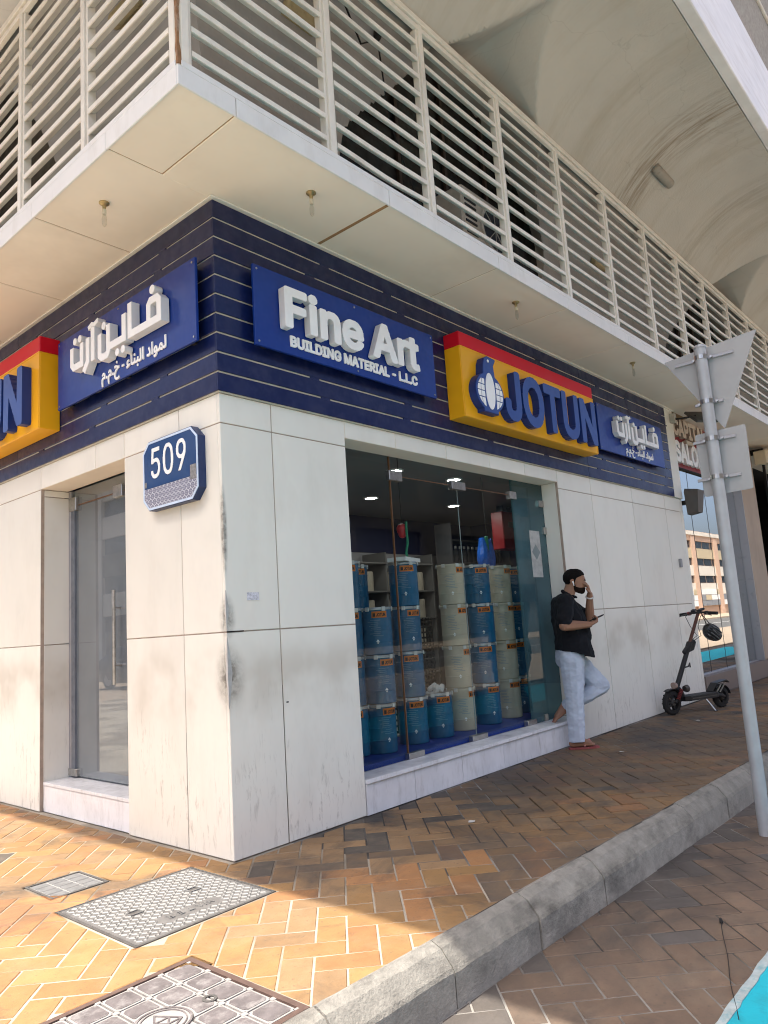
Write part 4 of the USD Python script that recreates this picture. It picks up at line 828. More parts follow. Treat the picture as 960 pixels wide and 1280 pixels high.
sp.add('bracket', bx(8.34, 8.42, -.06, .1, 2.8, 2.86), BLACK)
bxl = thing('wall_lamp', 'cream box lamp under the dark soffit past the salon column', 'lamp', (12.6, -.1, 4.1))
bxl.add('body', xf(bx(-.3, .3, -.12, .12, -.16, .1, .01), frame((12.55, -.25, 4.05), (.95, -.2, .1), (.2, .95, 0), (-.1, 0, .99))), mat('cream_box', (.62, .53, .38), .5)); bxl.add('bracket', bx(12.5, 12.56, -.2, .1, 4.1, 4.2), BLACK)
nb = thing('notice_board', 'small white notices stuck on the dark shopfront at the right edge', 'notice', (12.6, .1, 2.2))
nb.add('notice', bx(12.35, 12.75, .112, .118, 2.30, 2.62), WHITE); nb.add('notice', bx(12.5, 12.85, .112, .118, 2.75, 3.0), WHITE)

# ------------------------------------------------------------------ drums in the window
DB = mat('drum_blue', (.008, .10, .205), .35, .12, 10, coat=.2, island=.08); DBG = mat('drum_beige', (.50, .44, .335), .4, .08, 8, coat=.1, island=.05)
ORA = mat('label_orange', (.62, .17, .02), .5, .05, 6); PRT = mat('label_print', (.03, .02, .02), .6); TABW = mat('lid_tab', (.6, .6, .58), .4)
def bend(m, R):
    v = np.array(m.vertices); a = v[:, 0]/R; r = R+v[:, 2]; return trimesh.Trimesh(np.stack([r*np.sin(a), -r*np.cos(a), v[:, 1]], 1), m.faces, process=False)
def subdiv_rect(w, h, d, n=8):
    return cat([bx(-w/2+w*i/n, -w/2+w*(i+1)/n, -h/2, h/2, 0, d) for i in range(n)])
DH, DR = .402, .132
LBL = 'paint drums stacked in the window'
RIM = mat('drum_rim_metal', (.42, .44, .45), .35, .1, 20, metal=.6)
def drum(name, label, color, loc, rz, la=.25):
    t = thing(name, label, 'paint drum', loc, rz, LBL); M = Tm(loc, rz)
    R = DR
    t.add('shell', xf(lathe([(0, 0), (R-.006, 0), (R, .006), (R, .10), (R+.004, .107), (R, .114), (R, .20), (R+.003, .206), (R, .212), (R, .30), (R+.004, .307), (R, .314), (R, .372), (R-.004, .38), (0, .38)], 32), M), color, smooth=35)
    t.add('lid', xf(lathe([(0, .3805), (R-.002, .3805), (R+.006, .376), (R+.008, .384), (R+.004, .398), (R-.006, .3985), (R-.012, .39), (0, .39)], 32), M), RIM if color is not DBG else color, smooth=35)
    tb = []
    for a in np.linspace(0, 2*math.pi, 12, endpoint=False): tb.append(xf(bx(R+.003, R+.0125, -.017, .017, .366, .402, .002), Tm((0, 0, 0), a)))
    t.add('lid_tab', xf(cat(tb[::2]), M), TABW)
    lb = subdiv_rect(.135, .058, .002); lb = bend(lb, R); lb.apply_translation((0, 0, .335)); t_l = t.add('label', xf(xf(lb, Tm((0, 0, 0), la)), M), ORA)
    g = text_shape('JOTUN', .026, .001); b = g.bounds; g = affinity.translate(affinity.scale(g, .082/(b[2]-b[0]), 1, origin=(b[0], 0)), -.028-b[0], -.013)
    tx = bend(extr(g, .0012, .0022), R); tx.apply_translation((0, 0, .335)); t_l.add('lettering', xf(xf(tx, Tm((0, 0, 0), la)), M), PRT)
    pn = bend(subdiv_rect(.022, .03, .0012, 2), R+.0022); pn.apply_translation((0, 0, .335)); t_l.add('emblem', xf(xf(pn, Tm((0, 0, 0), la-.047/R)), M), PRT)
    dm = bend(extr(Polygon([(-.015, 0), (0, -.019), (.015, 0), (0, .019)]), .002), R); dm.apply_translation((0, 0, .11)); t.add('hazard_diamond', xf(xf(dm, Tm((0, 0, 0), .06)), M), LETW)
    ln = []
    rg = np.random.default_rng(4)
    for k in range(9):
        ww = rg.uniform(.03, .09); q = bend(subdiv_rect(ww, .0035, .0012, 3), R); q.apply_translation((0, 0, .29-.016*k)); ln.append(xf(q, Tm((0, 0, 0), rg.uniform(-.25, .15))))
    t.add('print_lines', xf(cat(ln), M), mat('pale_print', (.16, .26, .33), .6), kind='stuff')
    return t
ordn = ['lowest', 'second from the bottom', 'third from the bottom', 'topmost']
stacks = [('b', 1.735, .66, 4, 'blue drum half hidden by the left window jamb'), ('b', 1.965, .545, 3, 'blue drum of the short stack left of the brown glass edge'),
          ('b', 2.13, .93, 4, 'blue drum set back behind the brown glass edge'), ('b', 2.43, .585, 4, 'blue drum in the tall stack right of the brown glass edge'),
          ('b', 2.80, .575, 1, ''), ('g', 3.22, .615, 4, 'beige drum in the wide stack at the middle of the window'), ('b', 3.655, .60, 4, 'blue drum in the stack between the two beige stacks'),
          ('g', 4.11, .63, 4, 'beige drum in the narrow stack behind the teal pane edge'), ('b', 4.50, .74, 4, 'blue drum in the last stack beside the teal pane')]
protos = {}
for kind, x, y, n, lab in stacks:
    for k in range(n):
        l = f'{ordn[k]} {lab}' if n > 1 else 'single blue drum with crumpled white rags on its lid'
        if n == 3 and k == 2: l = 'topmost ' + lab
        pr = 1.0; az = math.atan2(CAM[1]-y, CAM[0]-x)+math.pi/2; rz = az + RNG.uniform(-.22, .3) + (.15 if kind == 'b' else -.05)
        loc = (x+RNG.uniform(-.008, .008), y+RNG.uniform(-.008, .008), PLAT+.001+DH*k)
        key = kind
        if key not in protos: protos[key] = drum('paint_drum', l, DB if kind == 'b' else DBG, loc, rz, .25 if kind == 'b' else .95)
        else: copy_of(protos[key], 'paint_drum', l, 'paint drum', loc, rz, LBL)
# clutter on drums, hanging goods, shelves
rg_ = thing('cleaning_rags', 'crumpled white rags lying on the lid of the single drum', 'rags', (2.80, .575, PLAT+DH)); 
m = to_tri(union([hull(((2.76, .55, .70), .035), ((2.83, .6, .715), .03)), hull(((2.80, .53, .695), .03), ((2.86, .56, .72), .025)), hull(((2.75, .62, .70), .028), ((2.80, .6, .74), .02))]).refine_to_length(.012)); m.vertices += .012*(meshkit.noise(np.array(m.vertices)*40)[:, None]-.5); rg_.add('cloth', m, mat('rag_white', (.55, .53, .5), .9))
ty = thing('paint_tray', 'white plastic tray lying on top of the stack beside the brown glass edge', 'tray', (2.42, .56, PLAT+DH*4))
ty.add('tray', xf(cat([bx(-.16, .2, -.09, .09, 0, .006), bx(-.16, .2, -.09, -.082, .006, .035), bx(-.16, .2, .082, .09, .006, .035), bx(-.16, -.152, -.082, .082, .006, .035), bx(.192, .2, -.082, .082, .006, .035)]), Tm((2.42, .56, PLAT+DH*4+.003), .3)), LETW)
bg = thing('hanging_bag', 'bright blue bundle of bags hanging from a string above the drums', 'bags', (4.35, .9, 2.2))
BB = mat('blue_plastic', (.015, .13, .60), .3, .25, 20, coat=.3)
for k in range(4):
    st = []
    for q in range(7):
        f = q/6; z = 2.22-.5*f; w = .07+.08*math.sin(math.pi*min(1, f*1.2)); st.append([(4.26+.055*k+w*.45*math.cos(a)+.01*math.sin(9*f+k), .9+.03*(k % 2)+w*.5*math.sin(a), z+.02*math.cos(3*a+k)) for a in np.linspace(0, 2*math.pi, 10, endpoint=False)])
    m = loft(None, st); m.invert(); bg.add('bag', m, BB)
bg.add('string', tube([(4.36, .9, 2.17), (4.35, .9, 2.948)], .004, 5), RUBBER); bg.add('green_tag', bx(4.27, 4.31, .84, .88, 2.08, 2.25, .01), mat('green_plastic', (.02, .22, .12), .5))
orn = thing('hanging_ornament', 'small red and green ornament hanging on a thread behind the glass', 'ornament', (2.36, .5, 2.2))
orn.add('ball', to_tri(hull(((2.36, .5, 2.18), .05), ((2.36, .5, 2.13), .035), n=2)), mat('ornament_red', (.45, .02, .03), .4)); orn.add('ribbon', tube([(2.36, .445, 2.24), (2.35, .44, 2.15), (2.37, .45, 2.05), (2.35, .46, 1.96), (2.38, .47, 1.90)], .012, 6), MATS['green_plastic']); orn.add('thread', tube([(2.36, .5, 2.22), (2.36, .5, 2.949)], .003, 5), RUBBER)
CANW = mat('white_can', (.40, .36, .29), .5, .15, 9, island=.12); CANB = mat('black_can', (.03, .03, .032), .4, .2, 9); CAPW = mat('grey_cap', (.25, .25, .25), .5)
s1 = thing('shelf_rack', 'white shelving filled with cream paint tins at the back of the shop', 'shelves', (5.6, 3.3, .24)); SHW = mat('shelf_white', (.16, .155, .15), .5)
for z in (.6, 1.0, 1.4, 1.8, 2.2): s1.add('shelf', bx(4.0, 6.2, 3.1, 3.55, z-.02, z), SHW)
for x in (4.0, 5.1, 6.17): s1.add('upright', bx(x, x+.03, 3.12, 3.56, .235, 2.35), SHW)
for z in (1.0, 1.4, 1.8):
    for x in np.arange(4.16, 6.1, .225):
        if abs(x-5.1) > .1: s1.add('paint_tin', xf(lathe([(0, 0), (.09, 0), (.09, .26), (.08, .275), (0, .275)], 14), Tm((x, 3.25, z+.001))), CANW)
s2 = thing('bottle_rack', 'dark rack of black spray bottles at the back right of the shop', 'shelves', (7.0, 3.0, .24))
for z in (1.5, 1.85, 2.2, 2.55): s2.add('shelf', bx(6.3, 7.9, 2.8, 3.1, z-.02, z), mat('shelf_dark', (.08, .08, .085), .5))
for x in (6.28, 7.9): s2.add('upright', bx(x, x+.03, 2.8, 3.1, .235, 2.8), MATS['shelf_dark'])
for z in (1.5, 1.85, 2.2):
    for x in np.arange(6.38, 7.85, .115):
        b_ = s2.add('bottle', xf(lathe([(0, 0), (.042, 0), (.042, .17), (.018, .2), (.018, .22), (0, .22)], 10), Tm((x, 2.88, z+.001))), CANB); b_.add('cap', xf(lathe([(0, .2205), (.02, .2205), (.02, .26), (0, .26)], 8), Tm((x, 2.88, z+.001))), CAPW)
fb = thing('fire_hose_cabinet', 'red fire cabinet high on the back wall of the shop', 'cabinet', (6.6, 2.1, 2.5))
fb.add('cabinet', bx(6.35, 6.85, 1.9, 2.1, 2.30, 2.85, .01), mat('fire_red', (.30, .008, .012), .4)); fb.add('label', bx(6.5, 6.7, 1.893, 1.899, 2.62, 2.70), mat('label_dull', (.3, .25, .25), .6)); fb.add('bracket', cat([bx(6.45, 6.48, 1.95, 2.05, 2.851, 2.949), bx(6.72, 6.75, 1.95, 2.05, 2.851, 2.949)]), BLACK)
nt = thing('display_mesh', 'dark perforated display panel standing behind the beige drums', 'panel', (2.9, 1.1, .28))
hol = sbox(0, 0, .75, 1.3)
nt.add('mesh_panel', cat([bx(2.72, 3.47, 1.1, 1.104, .275+.055*k, .275+.055*k+.02) for k in range(20)] + [bx(2.72+.05*k, 2.72+.05*k+.018, 1.105, 1.109, .275, 1.37) for k in range(16)]), mat('perforated_black', (.025, .022, .02), .5)); nt.add('foot', bx(2.8, 3.4, 1.0, 1.2, .273, .2745), BLACK)
DLI = 45.0
DLE = emit('downlight_glow', (1.0, .98, .93), 14.0)
for x, y, lab in ((3.14, 1.19, 'lit round downlight just behind the left top clamp of the window'), (4.14, 1.14, 'lit round downlight behind the middle top clamp of the window'), (4.15, 2.46, 'lit round downlight deeper in the shop, low left in the window'), (5.75, 2.32, 'lit round downlight farthest right in the shop')):
    t = thing('downlight', lab, 'downlight', (x, y, 2.95), group='lit ceiling downlights in the shop')
    t.add('rim', xf(lathe([(.078, -.001), (.1, -.001), (.1, -.012), (.078, -.012), (.078, -.001)], 20), Tm((x, y, 2.95))), LETW)
    t.add('lens', xf(trimesh.creation.cylinder(.077, .004, sections=20), Tm((x, y, 2.945))), DLE)
    L = UsdLux.DiskLight.Define(stage, t.path+'/beam'); L.CreateRadiusAttr(.07); L.CreateIntensityAttr(DLI); L.CreateColorAttr(Gf.Vec3f(1, .97, .92)); L.AddTranslateOp().Set(Gf.Vec3d(0, 0, -.03))

# ------------------------------------------------------------------ signpost
px_, py_ = 2.68, -2.183
po = thing('sign_post', 'grey signpost seen from behind with a triangular and a rectangular plate', 'sign post', (px_, py_, LOWZ))
po.add('post', tube([(px_, py_, LOWZ-.05), (px_, py_, 3.17)], .042, 24), GALV, smooth=40); po.add('cap', xf(lathe([(0, 0), (.045, 0), (.045, .012), (.03, .025), (0, .028)], 24), Tm((px_, py_, 3.17))), GALV)
FX = frame((2.735, 0, 0), (0, -1, 0), (0, 0, 1), (-1, 0, 0))
tri = Polygon([(1.895, 3.155), (2.562, 3.215), (2.265, 2.555)]).buffer(-.008).buffer(.008)
po.add('triangle_plate', placed(tri, .004, FX, -.004), SIGNB); po.add('triangle_face', placed(tri.buffer(-.004), .0015, FX, -.006), mat('sign_red_face', (.5, .02, .03), .4))
rec = Polygon([(2.05, 2.552), (2.402, 2.560), (2.397, 2.098), (2.065, 2.086)]).buffer(-.015).buffer(.015)
po.add('rectangle_plate', placed(rec, .004, FX, -.004), SIGNB); po.add('rectangle_face', placed(rec.buffer(-.004), .0015, FX, -.006), MATS['plate_blue'])
for z, w in ((3.10, .21), (2.765, .10), (2.49, .15), (2.21, .15)):
    c_ = po.add('clamp_band', xf(lathe([(.0425, -.016), (.0455, -.016), (.0455, .016), (.0425, .016), (.0425, -.016)], 20), Tm((px_, py_, z))), STEEL)
    c_.add('clamp_bar', bx(2.722, 2.734, py_-w, py_+w, z-.011, z+.011, .003), ALU)
    for s in (-1, 1): c_.add('bolt', tube([(px_+.02, py_+s*.062, z), (2.734, py_+s*.062, z)], .009, 8), STEEL)

# ------------------------------------------------------------------ electric scooter, local x from front wheel to rear wheel
S0, SA = (6.46, -.16, 0.0), math.atan2(-.335, .84); SM = Tm(S0, SA)
sc = thing('electric_scooter', 'black electric kick scooter standing by the cream wall on its kickstand', 'scooter', S0, SA)
def sa(n, m, mt, par=sc, **k): return par.add(n, xf(m, SM), mt, **k)
DECK = mat('scooter_black', (.016, .016, .017), .4, .15, 12); GREYM = mat('scooter_grey_metal', (.10, .095, .09), .4, .15, 20, metal=.7); REDA = mat('scooter_red_accent', (.16, .02, .02), .45); DUSTY = mat('dusty_rubber', (.022, .021, .02), .85, .3, 20)
YM = frame((0, 0, 0), (1, 0, 0), (0, 0, -1), (0, 1, 0))
def torus(R, r, n=36, k=12, flat=1.0):
    return lathe([(R+r*math.cos(a), flat*r*math.sin(a)) for a in np.linspace(0, 2*math.pi, k+1)], n)
def wheel(nm, x, z, R):
    w = sc.sub(nm); C_ = np.eye(4); C_[:3, 3] = (x, 0, z); M = SM@C_@YM
    w.add('tyre', xf(torus(R-.03, .03, flat=1.05), M), DUSTY, smooth=40)
    tr = [xf(bx(R-.006, R+.002, -.006, .006, -.02+.012*(k % 2), .008+.012*(k % 2)), Tm((0, 0, 0), k*2*math.pi/34)) for k in range(34)]
    w.add('tread', xf(cat(tr), M), DUSTY, kind='stuff')
    w.add('rim', xf(lathe([(R-.058, -.03), (R-.045, -.032), (R-.043, .032), (R-.058, .03), (R-.062, .012), (R-.062, -.012), (R-.058, -.03)], 32), M), DECK)
    w.add('hub', xf(lathe([(0, -.04), (.034, -.04), (.04, -.03), (.04, .03), (.034, .04), (0, .04)], 24), M), GREYM)
    w.add('brake_disc', xf(lathe([(.04, .036), (.062, .036), (.062, .039), (.04, .039), (.04, .036)], 28), M), STEEL)
    for k in range(5): w.add('spoke', xf(xf(bx(.035, R-.055, -.011, .011, -.02, .02, .004), Tm((0, 0, 0), k*2*math.pi/5)), M), DECK)
wheel('front_wheel', .055, .147, .147); wheel('rear_wheel', .93, .138, .138)
for s in (-1, 1):
    sa('fork_arm', tube([(.055, s*.06, .147), (.12, s*.062, .20), (.175, s*.055, .29)], [.018, .02, .024], 10), DECK)
    sa('shock_spring', cat([tube([(.09+.012*k, s*.075, .185+.017*k), (.096+.012*k, s*.075, .194+.017*k)], .021, 10) for k in range(7)]), REDA)
    sa('rear_arm', tube([(.93, s*.062, .138), (.84, s*.07, .165), (.74, s*.07, .175)], [.018, .02, .022], 10), DECK)
sa('front_fender', loft(None, [[(.055+r*math.cos(a), y, .147+r*math.sin(a)) for r, y in ((.158, -.042), (.166, -.03), (.166, .03), (.158, .042))] for a in np.linspace(.5, 2.1, 9)]), DECK)
sa('head_block', to_tri(hull(((.165, 0, .31), .045), ((.20, 0, .27), .05), ((.24, 0, .20), .045))), DECK)
stx = lambda f: np.array([.165, 0, .31])*(1-f)+np.array([.715, 0, 1.205])*f
sa('stem', tube([stx(f) for f in (0, .55)], [.031, .029], 14), DECK); sa('stem', tube([stx(f) for f in (.55, 1.0)], [.022, .020], 14), mat('bronze_stem', (.11, .05, .035), .4, metal=.4))
sa('folding_clamp', tube([stx(.50), stx(.60)], .038, 14), DECK); sa('clamp_lever', tube([stx(.51)+(.03, .03, 0), stx(.60)+(.06, .045, .0)], .012, 8), GREYM)
sa('stem_bag', to_tri(hull((stx(.54)+(.05, 0, -.01), .042), (stx(.60)+(.05, 0, .0), .045), (stx(.48)+(-.045, 0, .0), .03))), DECK)
sa('bell_hook', tube([stx(.27)+(.02, -.02, 0), stx(.28)+(.07, -.03, .0), stx(.30)+(.085, -.03, .02), stx(.28)+(.10, -.03, -.015)], .010, 8), GREYM)
HB = stx(1.0)
sa('handlebar', tube([HB+(.0, -.27, -.005), HB+(-.01, -.09, .012), HB+(-.01, .09, .012), HB+(.0, .27, -.005)], .015, 12), DECK)
for s in (-1, 1):
    sa('grip', tube([HB+(0, s*.17, .002), HB+(.004, s*.29, -.007)], .021, 12), RUBBER)
    lv = sa('brake_lever', tube([HB+(-.01, s*.145, .0), HB+(-.055, s*.19, -.012), HB+(-.06, s*.255, -.03)], [.010, .008, .005], 8), GREYM)
    sa('lever_clamp', tube([HB+(0, s*.12, .006), HB+(0, s*.155, .004)], .025, 12), REDA if s > 0 else DECK)
    cbx = [HB+(-.02, s*.13, 0), HB+(-.10, s*.12, -.03), HB+(-.10, s*.06, -.16), HB+(-.03, s*.03, -.28), stx(.6)+(.0, s*.025, .0)]
    sa('brake_cable', tube(cbx, .004, 6), RUBBER)
sa('display', xf(bx(-.05, .05, -.035, .035, -.012, .012, .006), frame(HB+(.02, -.03, .045), (.8, 0, .25), (0, 1, 0), (-.3, 0, .95))), DECK)
sa('throttle', xf(bx(-.045, .045, -.03, .03, -.015, .015, .006), frame(HB+(.01, .07, .04), (.8, .3, .2), (-.3, .9, 0), (-.2, 0, .97))), DECK)
hl = sa('headlight', xf(lathe([(0, -.03), (.035, -.03), (.045, 0), (.045, .02), (0, .02)], 20), frame((.265, -.06, .30), (0, 1, 0), (0, 0, 1), (1, 0, 0))), GREYM)
sa('headlight', xf(lathe([(0, -.03), (.03, -.03), (.04, 0), (.04, .02), (0, .02)], 20), frame((.10, -.03, .35), (0, 1, 0), (0, 0, 1), (-1, 0, 0))), mat('lamp_lens', (.35, .25, .2), .2))
dk = Polygon([(.22, -.07), (.30, -.095), (.78, -.095), (.84, -.06), (.84, .06), (.78, .095), (.30, .095), (.22, .07)])
d_ = extr(dk, .055, .148); sa('deck', d_, DECK); sa('deck_mat', extr(dk.buffer(-.012), .004, .2035), mat('deck_mat', (.06, .06, .06), .85, .2, 60))
sa('deck_light_strip', cat([bx(.32, .76, s*.0955-.002, s*.0955+.002, .17, .18) for s in (-1, 1)]), GREYM)
sa('rear_fender', loft(None, [[(.93+r*math.cos(a), y, .138+r*math.sin(a)) for r, y in ((.150, -.045), (.160, -.03), (.160, .03), (.150, .045))] for a in np.linspace(2.3, .15, 11)]), DECK)
sa('foot_rest', loft(None, [[(x, y, z+.012*t) for y, z, t in ((-.05, z0, 0), (.05, z0, 0), (.05, z0, 1), (-.05, z0, 1))] for x, z0 in ((.74, .21), (.84, .305), (1.02, .33), (1.07, .30))]), DECK)
for s in (-1, 1): sa('fender_stay', cat([tube([(.80, s*.06, .205), (.90, s*.06, .30)], .009, 8), tube([(.86, s*.06, .20), (.98, s*.06, .31)], .009, 8)]), STEEL)
sa('kickstand', tube([(.56, -.08, .15), (.57, -.13, .09), (.585, -.19, .006)], [.010, .010, .009], 10), STEEL); sa('kickstand_pad', bx(.57, .61, -.205, -.175, 0.001, .008, .002), RUBBER)
# helmet hanging on the handlebar
hm = thing('helmet', 'black vented cycle helmet hanging from the scooter handlebar', 'helmet', tuple((SM@np.array([*(HB+(.09, -.05, -.23)), 1]))[:3]), SA)
hc = HB + (.10, -.10, -.25)
el = trimesh.creation.icosphere(subdivisions=4); v = np.array(el.vertices); keep = v[:, 2] > -.25
el.vertices = v*(.145, .10, .095)*(1-.16*(np.sin(v[:, 1:2]*9.5)**8)*(v[:, 2:3] > .1)*(np.abs(v[:, 0:1]) < .8)); el.update_faces(keep[el.faces].all(1)); el.remove_unreferenced_vertices()
HM = frame(hc, (.84, 0, -.54), (.5, -.38, .78), (-.2, -.92, -.32)); hv = el.copy(); hi = el.copy(); hi.vertices = np.array(hi.vertices)*.93; hi.invert()
hm.add('shell', xf(xf(cat([hv]), HM), SM), mat('helmet_shell', (.02, .02, .021), .3, .2, 10, coat=.3), smooth=40); hm.add('lining', xf(xf(hi, HM), SM), RUBBER)
hm.add('vent', cat([xf(xf(bx(-.09, .07, y-.007, y+.007, .086-abs(y)*.55, .099-abs(y)*.55, .003), HM), SM) for y in (-.06, -.02, .02, .06)]), mat('vent_grey', (.14, .14, .14), .6))
hm.add('rim_edge', xf(xf(tube([(.142*math.cos(a), .098*math.sin(a), -.022) for a in np.linspace(0, 2*math.pi, 33)], .006, 6, False), HM), SM), mat('helmet_trim', (.09, .085, .08), .5))
hm.add('strap', xf(tube([hc+(.02, .05, -.05), hc+(0, .06, .08), HB+(.01, -.04, .0), hc+(-.03, -.02, .09), hc+(-.03, -.06, -.02)], .006, 6), SM), RUBBER)

# ------------------------------------------------------------------ the man with the phone; local x = the way he faces, y = his left
PB0, PRZ = (4.10, -.13, 0.0), -math.pi/4; PM = Tm(PB0, PRZ)
SKIN = mat('skin', (.30, .155, .095), .5, .10, 18, bump=.0006, bscale=160, rvar=.05)
SHIRT = mat('navy_shirt', (.0032, .004, .007), .95, .2, 30, bump=.0008, bscale=300)
JEAN = mat('pale_jeans', (.50, .56, .66), .85, .14, 9, bump=.0012, bscale=220, dirt=(.66, .70, .76), dirt_amt=.6, dirt_scale=5, dirt_stretch=(1, 1, .35))
HAIR = mat('dark_hair', (.006, .0045, .004), .75, .3, 60, bump=.003, bscale=140, spec=.12)
V3 = lambda *a: np.array(a, float)
def unit(v): return np.asarray(v, float)/np.linalg.norm(v)
def hand(Wp, d, n, thumb, bends, spread=1.0):
    d = unit(d); n = unit(n-d*np.dot(n, d)); s = np.cross(d, n)*thumb; Wp = np.asarray(Wp, float); out = []
    out.append(m3.Manifold.hull_points(np.vstack([sphere_pts(Wp+s*o+d*q, r) for o, q, r in ((.016, 0, .018), (-.016, 0, .018), (.034, .085, .0135), (-.033, .078, .012), (0, .092, .0135), (.028, .04, .017), (-.026, .04, .016))])))
    for k, (o, L) in enumerate(((.033, .074), (.0115, .082), (-.011, .077), (-.032, .060))):
        p = Wp+s*o+d*(.082-.004*abs(k-1)); dirn = unit(d+s*(.10-.065*k)*spread); r = .0098-.0007*(k == 3); ang = 0
        for sg, bd in zip((.46, .30, .24), bends[k]):
            ang += bd; dd = dirn*math.cos(ang)+n*math.sin(ang); q = p+dd*L*sg; out.append(hull((p, r), (q, r*.92))); p, r = q, r*.92
    p = Wp+d*.025+s*.03; dd = unit(d*.62+s*.72+n*.25)
    q = p+dd*.044; out.append(hull((p, .0155), (q, .0115))); q2 = q+unit(d*.8+s*.35+n*.35)*.034; out.append(hull((q, .0112), (q2, .0095)))
    return out
def foot(ank, heel, ball, side, up):
    ank, heel, ball = map(lambda a: np.asarray(a, float), (ank, heel, ball)); d = unit(ball-heel); s = unit(np.cross(up, d))*side; out = []
    out.append(m3.Manifold.hull_points(np.vstack([sphere_pts(ank, .042), sphere_pts(heel, .033), sphere_pts(ball+s*.025, .026), sphere_pts(ball-s*.03, .022)])))
    for k in range(5):
        o = .034-.0165*k; L = (.055, .05, .045, .04, .034)[k]; r = (.0135, .0098, .009, .0085, .008)[k]
        p = ball+s*o+d*.0-np.asarray(up)*.008; out.append(hull((p, r*1.15), (p+d*L-np.asarray(up)*.004, r)))
    return out
HT = trimesh.transformations.rotation_matrix(math.radians(-20), (0, 0, 1), (.09, 0, 1.56)) @ trimesh.transformations.rotation_matrix(math.radians(13), (0, 1, 0), (.09, 0, 1.56))
def hd_(man): return man.transform(HT[:3])
rsh, rel, rwr = V3(-.03, -.175, 1.43), V3(-.10, -.262, 1.20), V3(.175, -.205, 1.195)
lsh, lel, lwr = V3(.06, .175, 1.43), V3(.29, .12, 1.225), V3(.265, -.045, 1.495)
head = hd_(union([hull(((.085, 0, 1.675), .086), ((.125, 0, 1.685), .082), ((.155, 0, 1.655), .07), n=2), hull(((.155, 0, 1.64), .068), ((.16, .022, 1.585), .05), ((.16, -.022, 1.585), .05), ((.196, 0, 1.562), .031), n=2),
    hull(((.214, 0, 1.652), .010), ((.236, 0, 1.612), .0125)), hull(((.226, .012, 1.61), .009), ((.226, -.012, 1.61), .009), ((.236, 0, 1.612), .011)),
    hull(((.198, .036, 1.665), .017), ((.204, 0, 1.665), .016), ((.198, -.036, 1.665), .017)), hull(((.215, .016, 1.585), .008), ((.219, 0, 1.588), .009), ((.215, -.016, 1.585), .008)), hull(((.213, .014, 1.575), .008), ((.216, 0, 1.574), .009), ((.213, -.014, 1.575), .008))]
    + [hull(((.098, s*.083, 1.655), .012), ((.085, s*.088, 1.64), .013), ((.095, s*.085, 1.612), .010), ((.108, s*.08, 1.635), .008)) for s in (-1, 1)]))
parts_ = [head, hull(((.045, 0, 1.48), .062), ((.10, 0, 1.60), .058), n=2),
    hull(((-.01, .10, 1.40), .08), ((-.01, -.10, 1.40), .08), ((.03, .08, 1.25), .11), ((.03, -.08, 1.25), .11), ((.035, 0, 1.47), .06)),
    hull(((.03, .08, 1.25), .11), ((.03, -.08, 1.25), .11), ((.04, .06, 1.0), .13), ((.04, -.06, 1.0), .13)), hull(((.04, .06, 1.0), .13), ((.04, -.06, 1.0), .13), ((.0, .07, .90), .11), ((.0, -.07, .90), .11)),
    hull((rsh, .064), (rel, .050)), hull((rel, .052), (rel*.62+rwr*.38, .049), (rwr, .031)), hull((lsh, .064), (lel, .050)), hull((lel, .051), (lel*.62+lwr*.38, .047), (lwr, .030)),
    hull(((.0, -.085, .9), .09), ((-.02, -.09, .49), .058)), hull(((-.02, -.09, .49), .058), ((-.04, -.09, .33), .055), ((-.035, -.09, .10), .036)),
    hull(((.03, .085, .9), .09), ((.33, .08, .565), .058)), hull(((.33, .08, .565), .058), ((.2, .09, .50), .055), ((-.02, .10, .40), .036))]
parts_ += foot((-.035, -.09, .095), (-.085, -.09, .055), (.085, -.09, .048), 1, V3(0, 0, 1))
lup = unit(V3(.75, 0, .66))
parts_ += foot((-.02, .10, .395), (-.075, .10, .40), (-.155, .10, .30), -1, lup)
rhd = unit(V3(.11, .045, .03)); rn = unit(V3(-.25, .25, .94))
parts_ += hand(rwr, rhd, rn, -1, [(.55, .75, .5), (.6, .8, .5), (.65, .8, .5), (.75, .8, .5)])
lhd = unit(V3(-.20, -.20, .95)); ln_ = unit(V3(-1, .25, .0))
parts_ += hand(lwr, lhd, ln_, 1, [(.25, .55, .4), (.22, .5, .4), (.25, .55, .4), (.35, .6, .4)], .6)
body = soften(union(parts_), .0075, 5)
man = thing('person', 'bearded man in dark shirt and pale jeans leaning by the window, hand to face', 'person', PB0, PRZ)
def pa(n, m, mt, **k): return man.add(n, xf(m, PM), mt, **k)
pa('body', body, SKIN, smooth=True)
def prism(pts, y0=-.3, y1=.3):
    e = extr(Polygon(pts), y1-y0, 0); M = frame((0, y1, 0), (1, 0, 0), (0, 0, 1), (0, -1, 0)); e.apply_transform(M); e.merge_vertices()
    mm = m3.Manifold(m3.Mesh(np.asarray(e.vertices, np.float32), np.asarray(e.faces, np.uint32))); return mm
def cloth(man_, edge, amp, freq, it=6, seed=0):
    t = soften(man_, edge, it); v = np.array(t.vertices); n = t.vertex_normals; t.vertices = v + n*((meshkit.fbm(v*np.array(freq), 4, seed)-.5)*2*amp)[:, None]; return t
hairm = hd_(hull(((.083, 0, 1.677), .0905), ((.125, 0, 1.688), .0865), ((.152, 0, 1.670), .0745), n=3) ^ prism([(-.1, 1.585), (.055, 1.585), (.078, 1.625), (.122, 1.625), (.130, 1.675), (.178, 1.712), (.26, 1.76), (.26, 1.9), (-.1, 1.9)]))
pa('hair', cloth(hairm, .007, .004, (60, 60, 60), 3), HAIR, smooth=50)
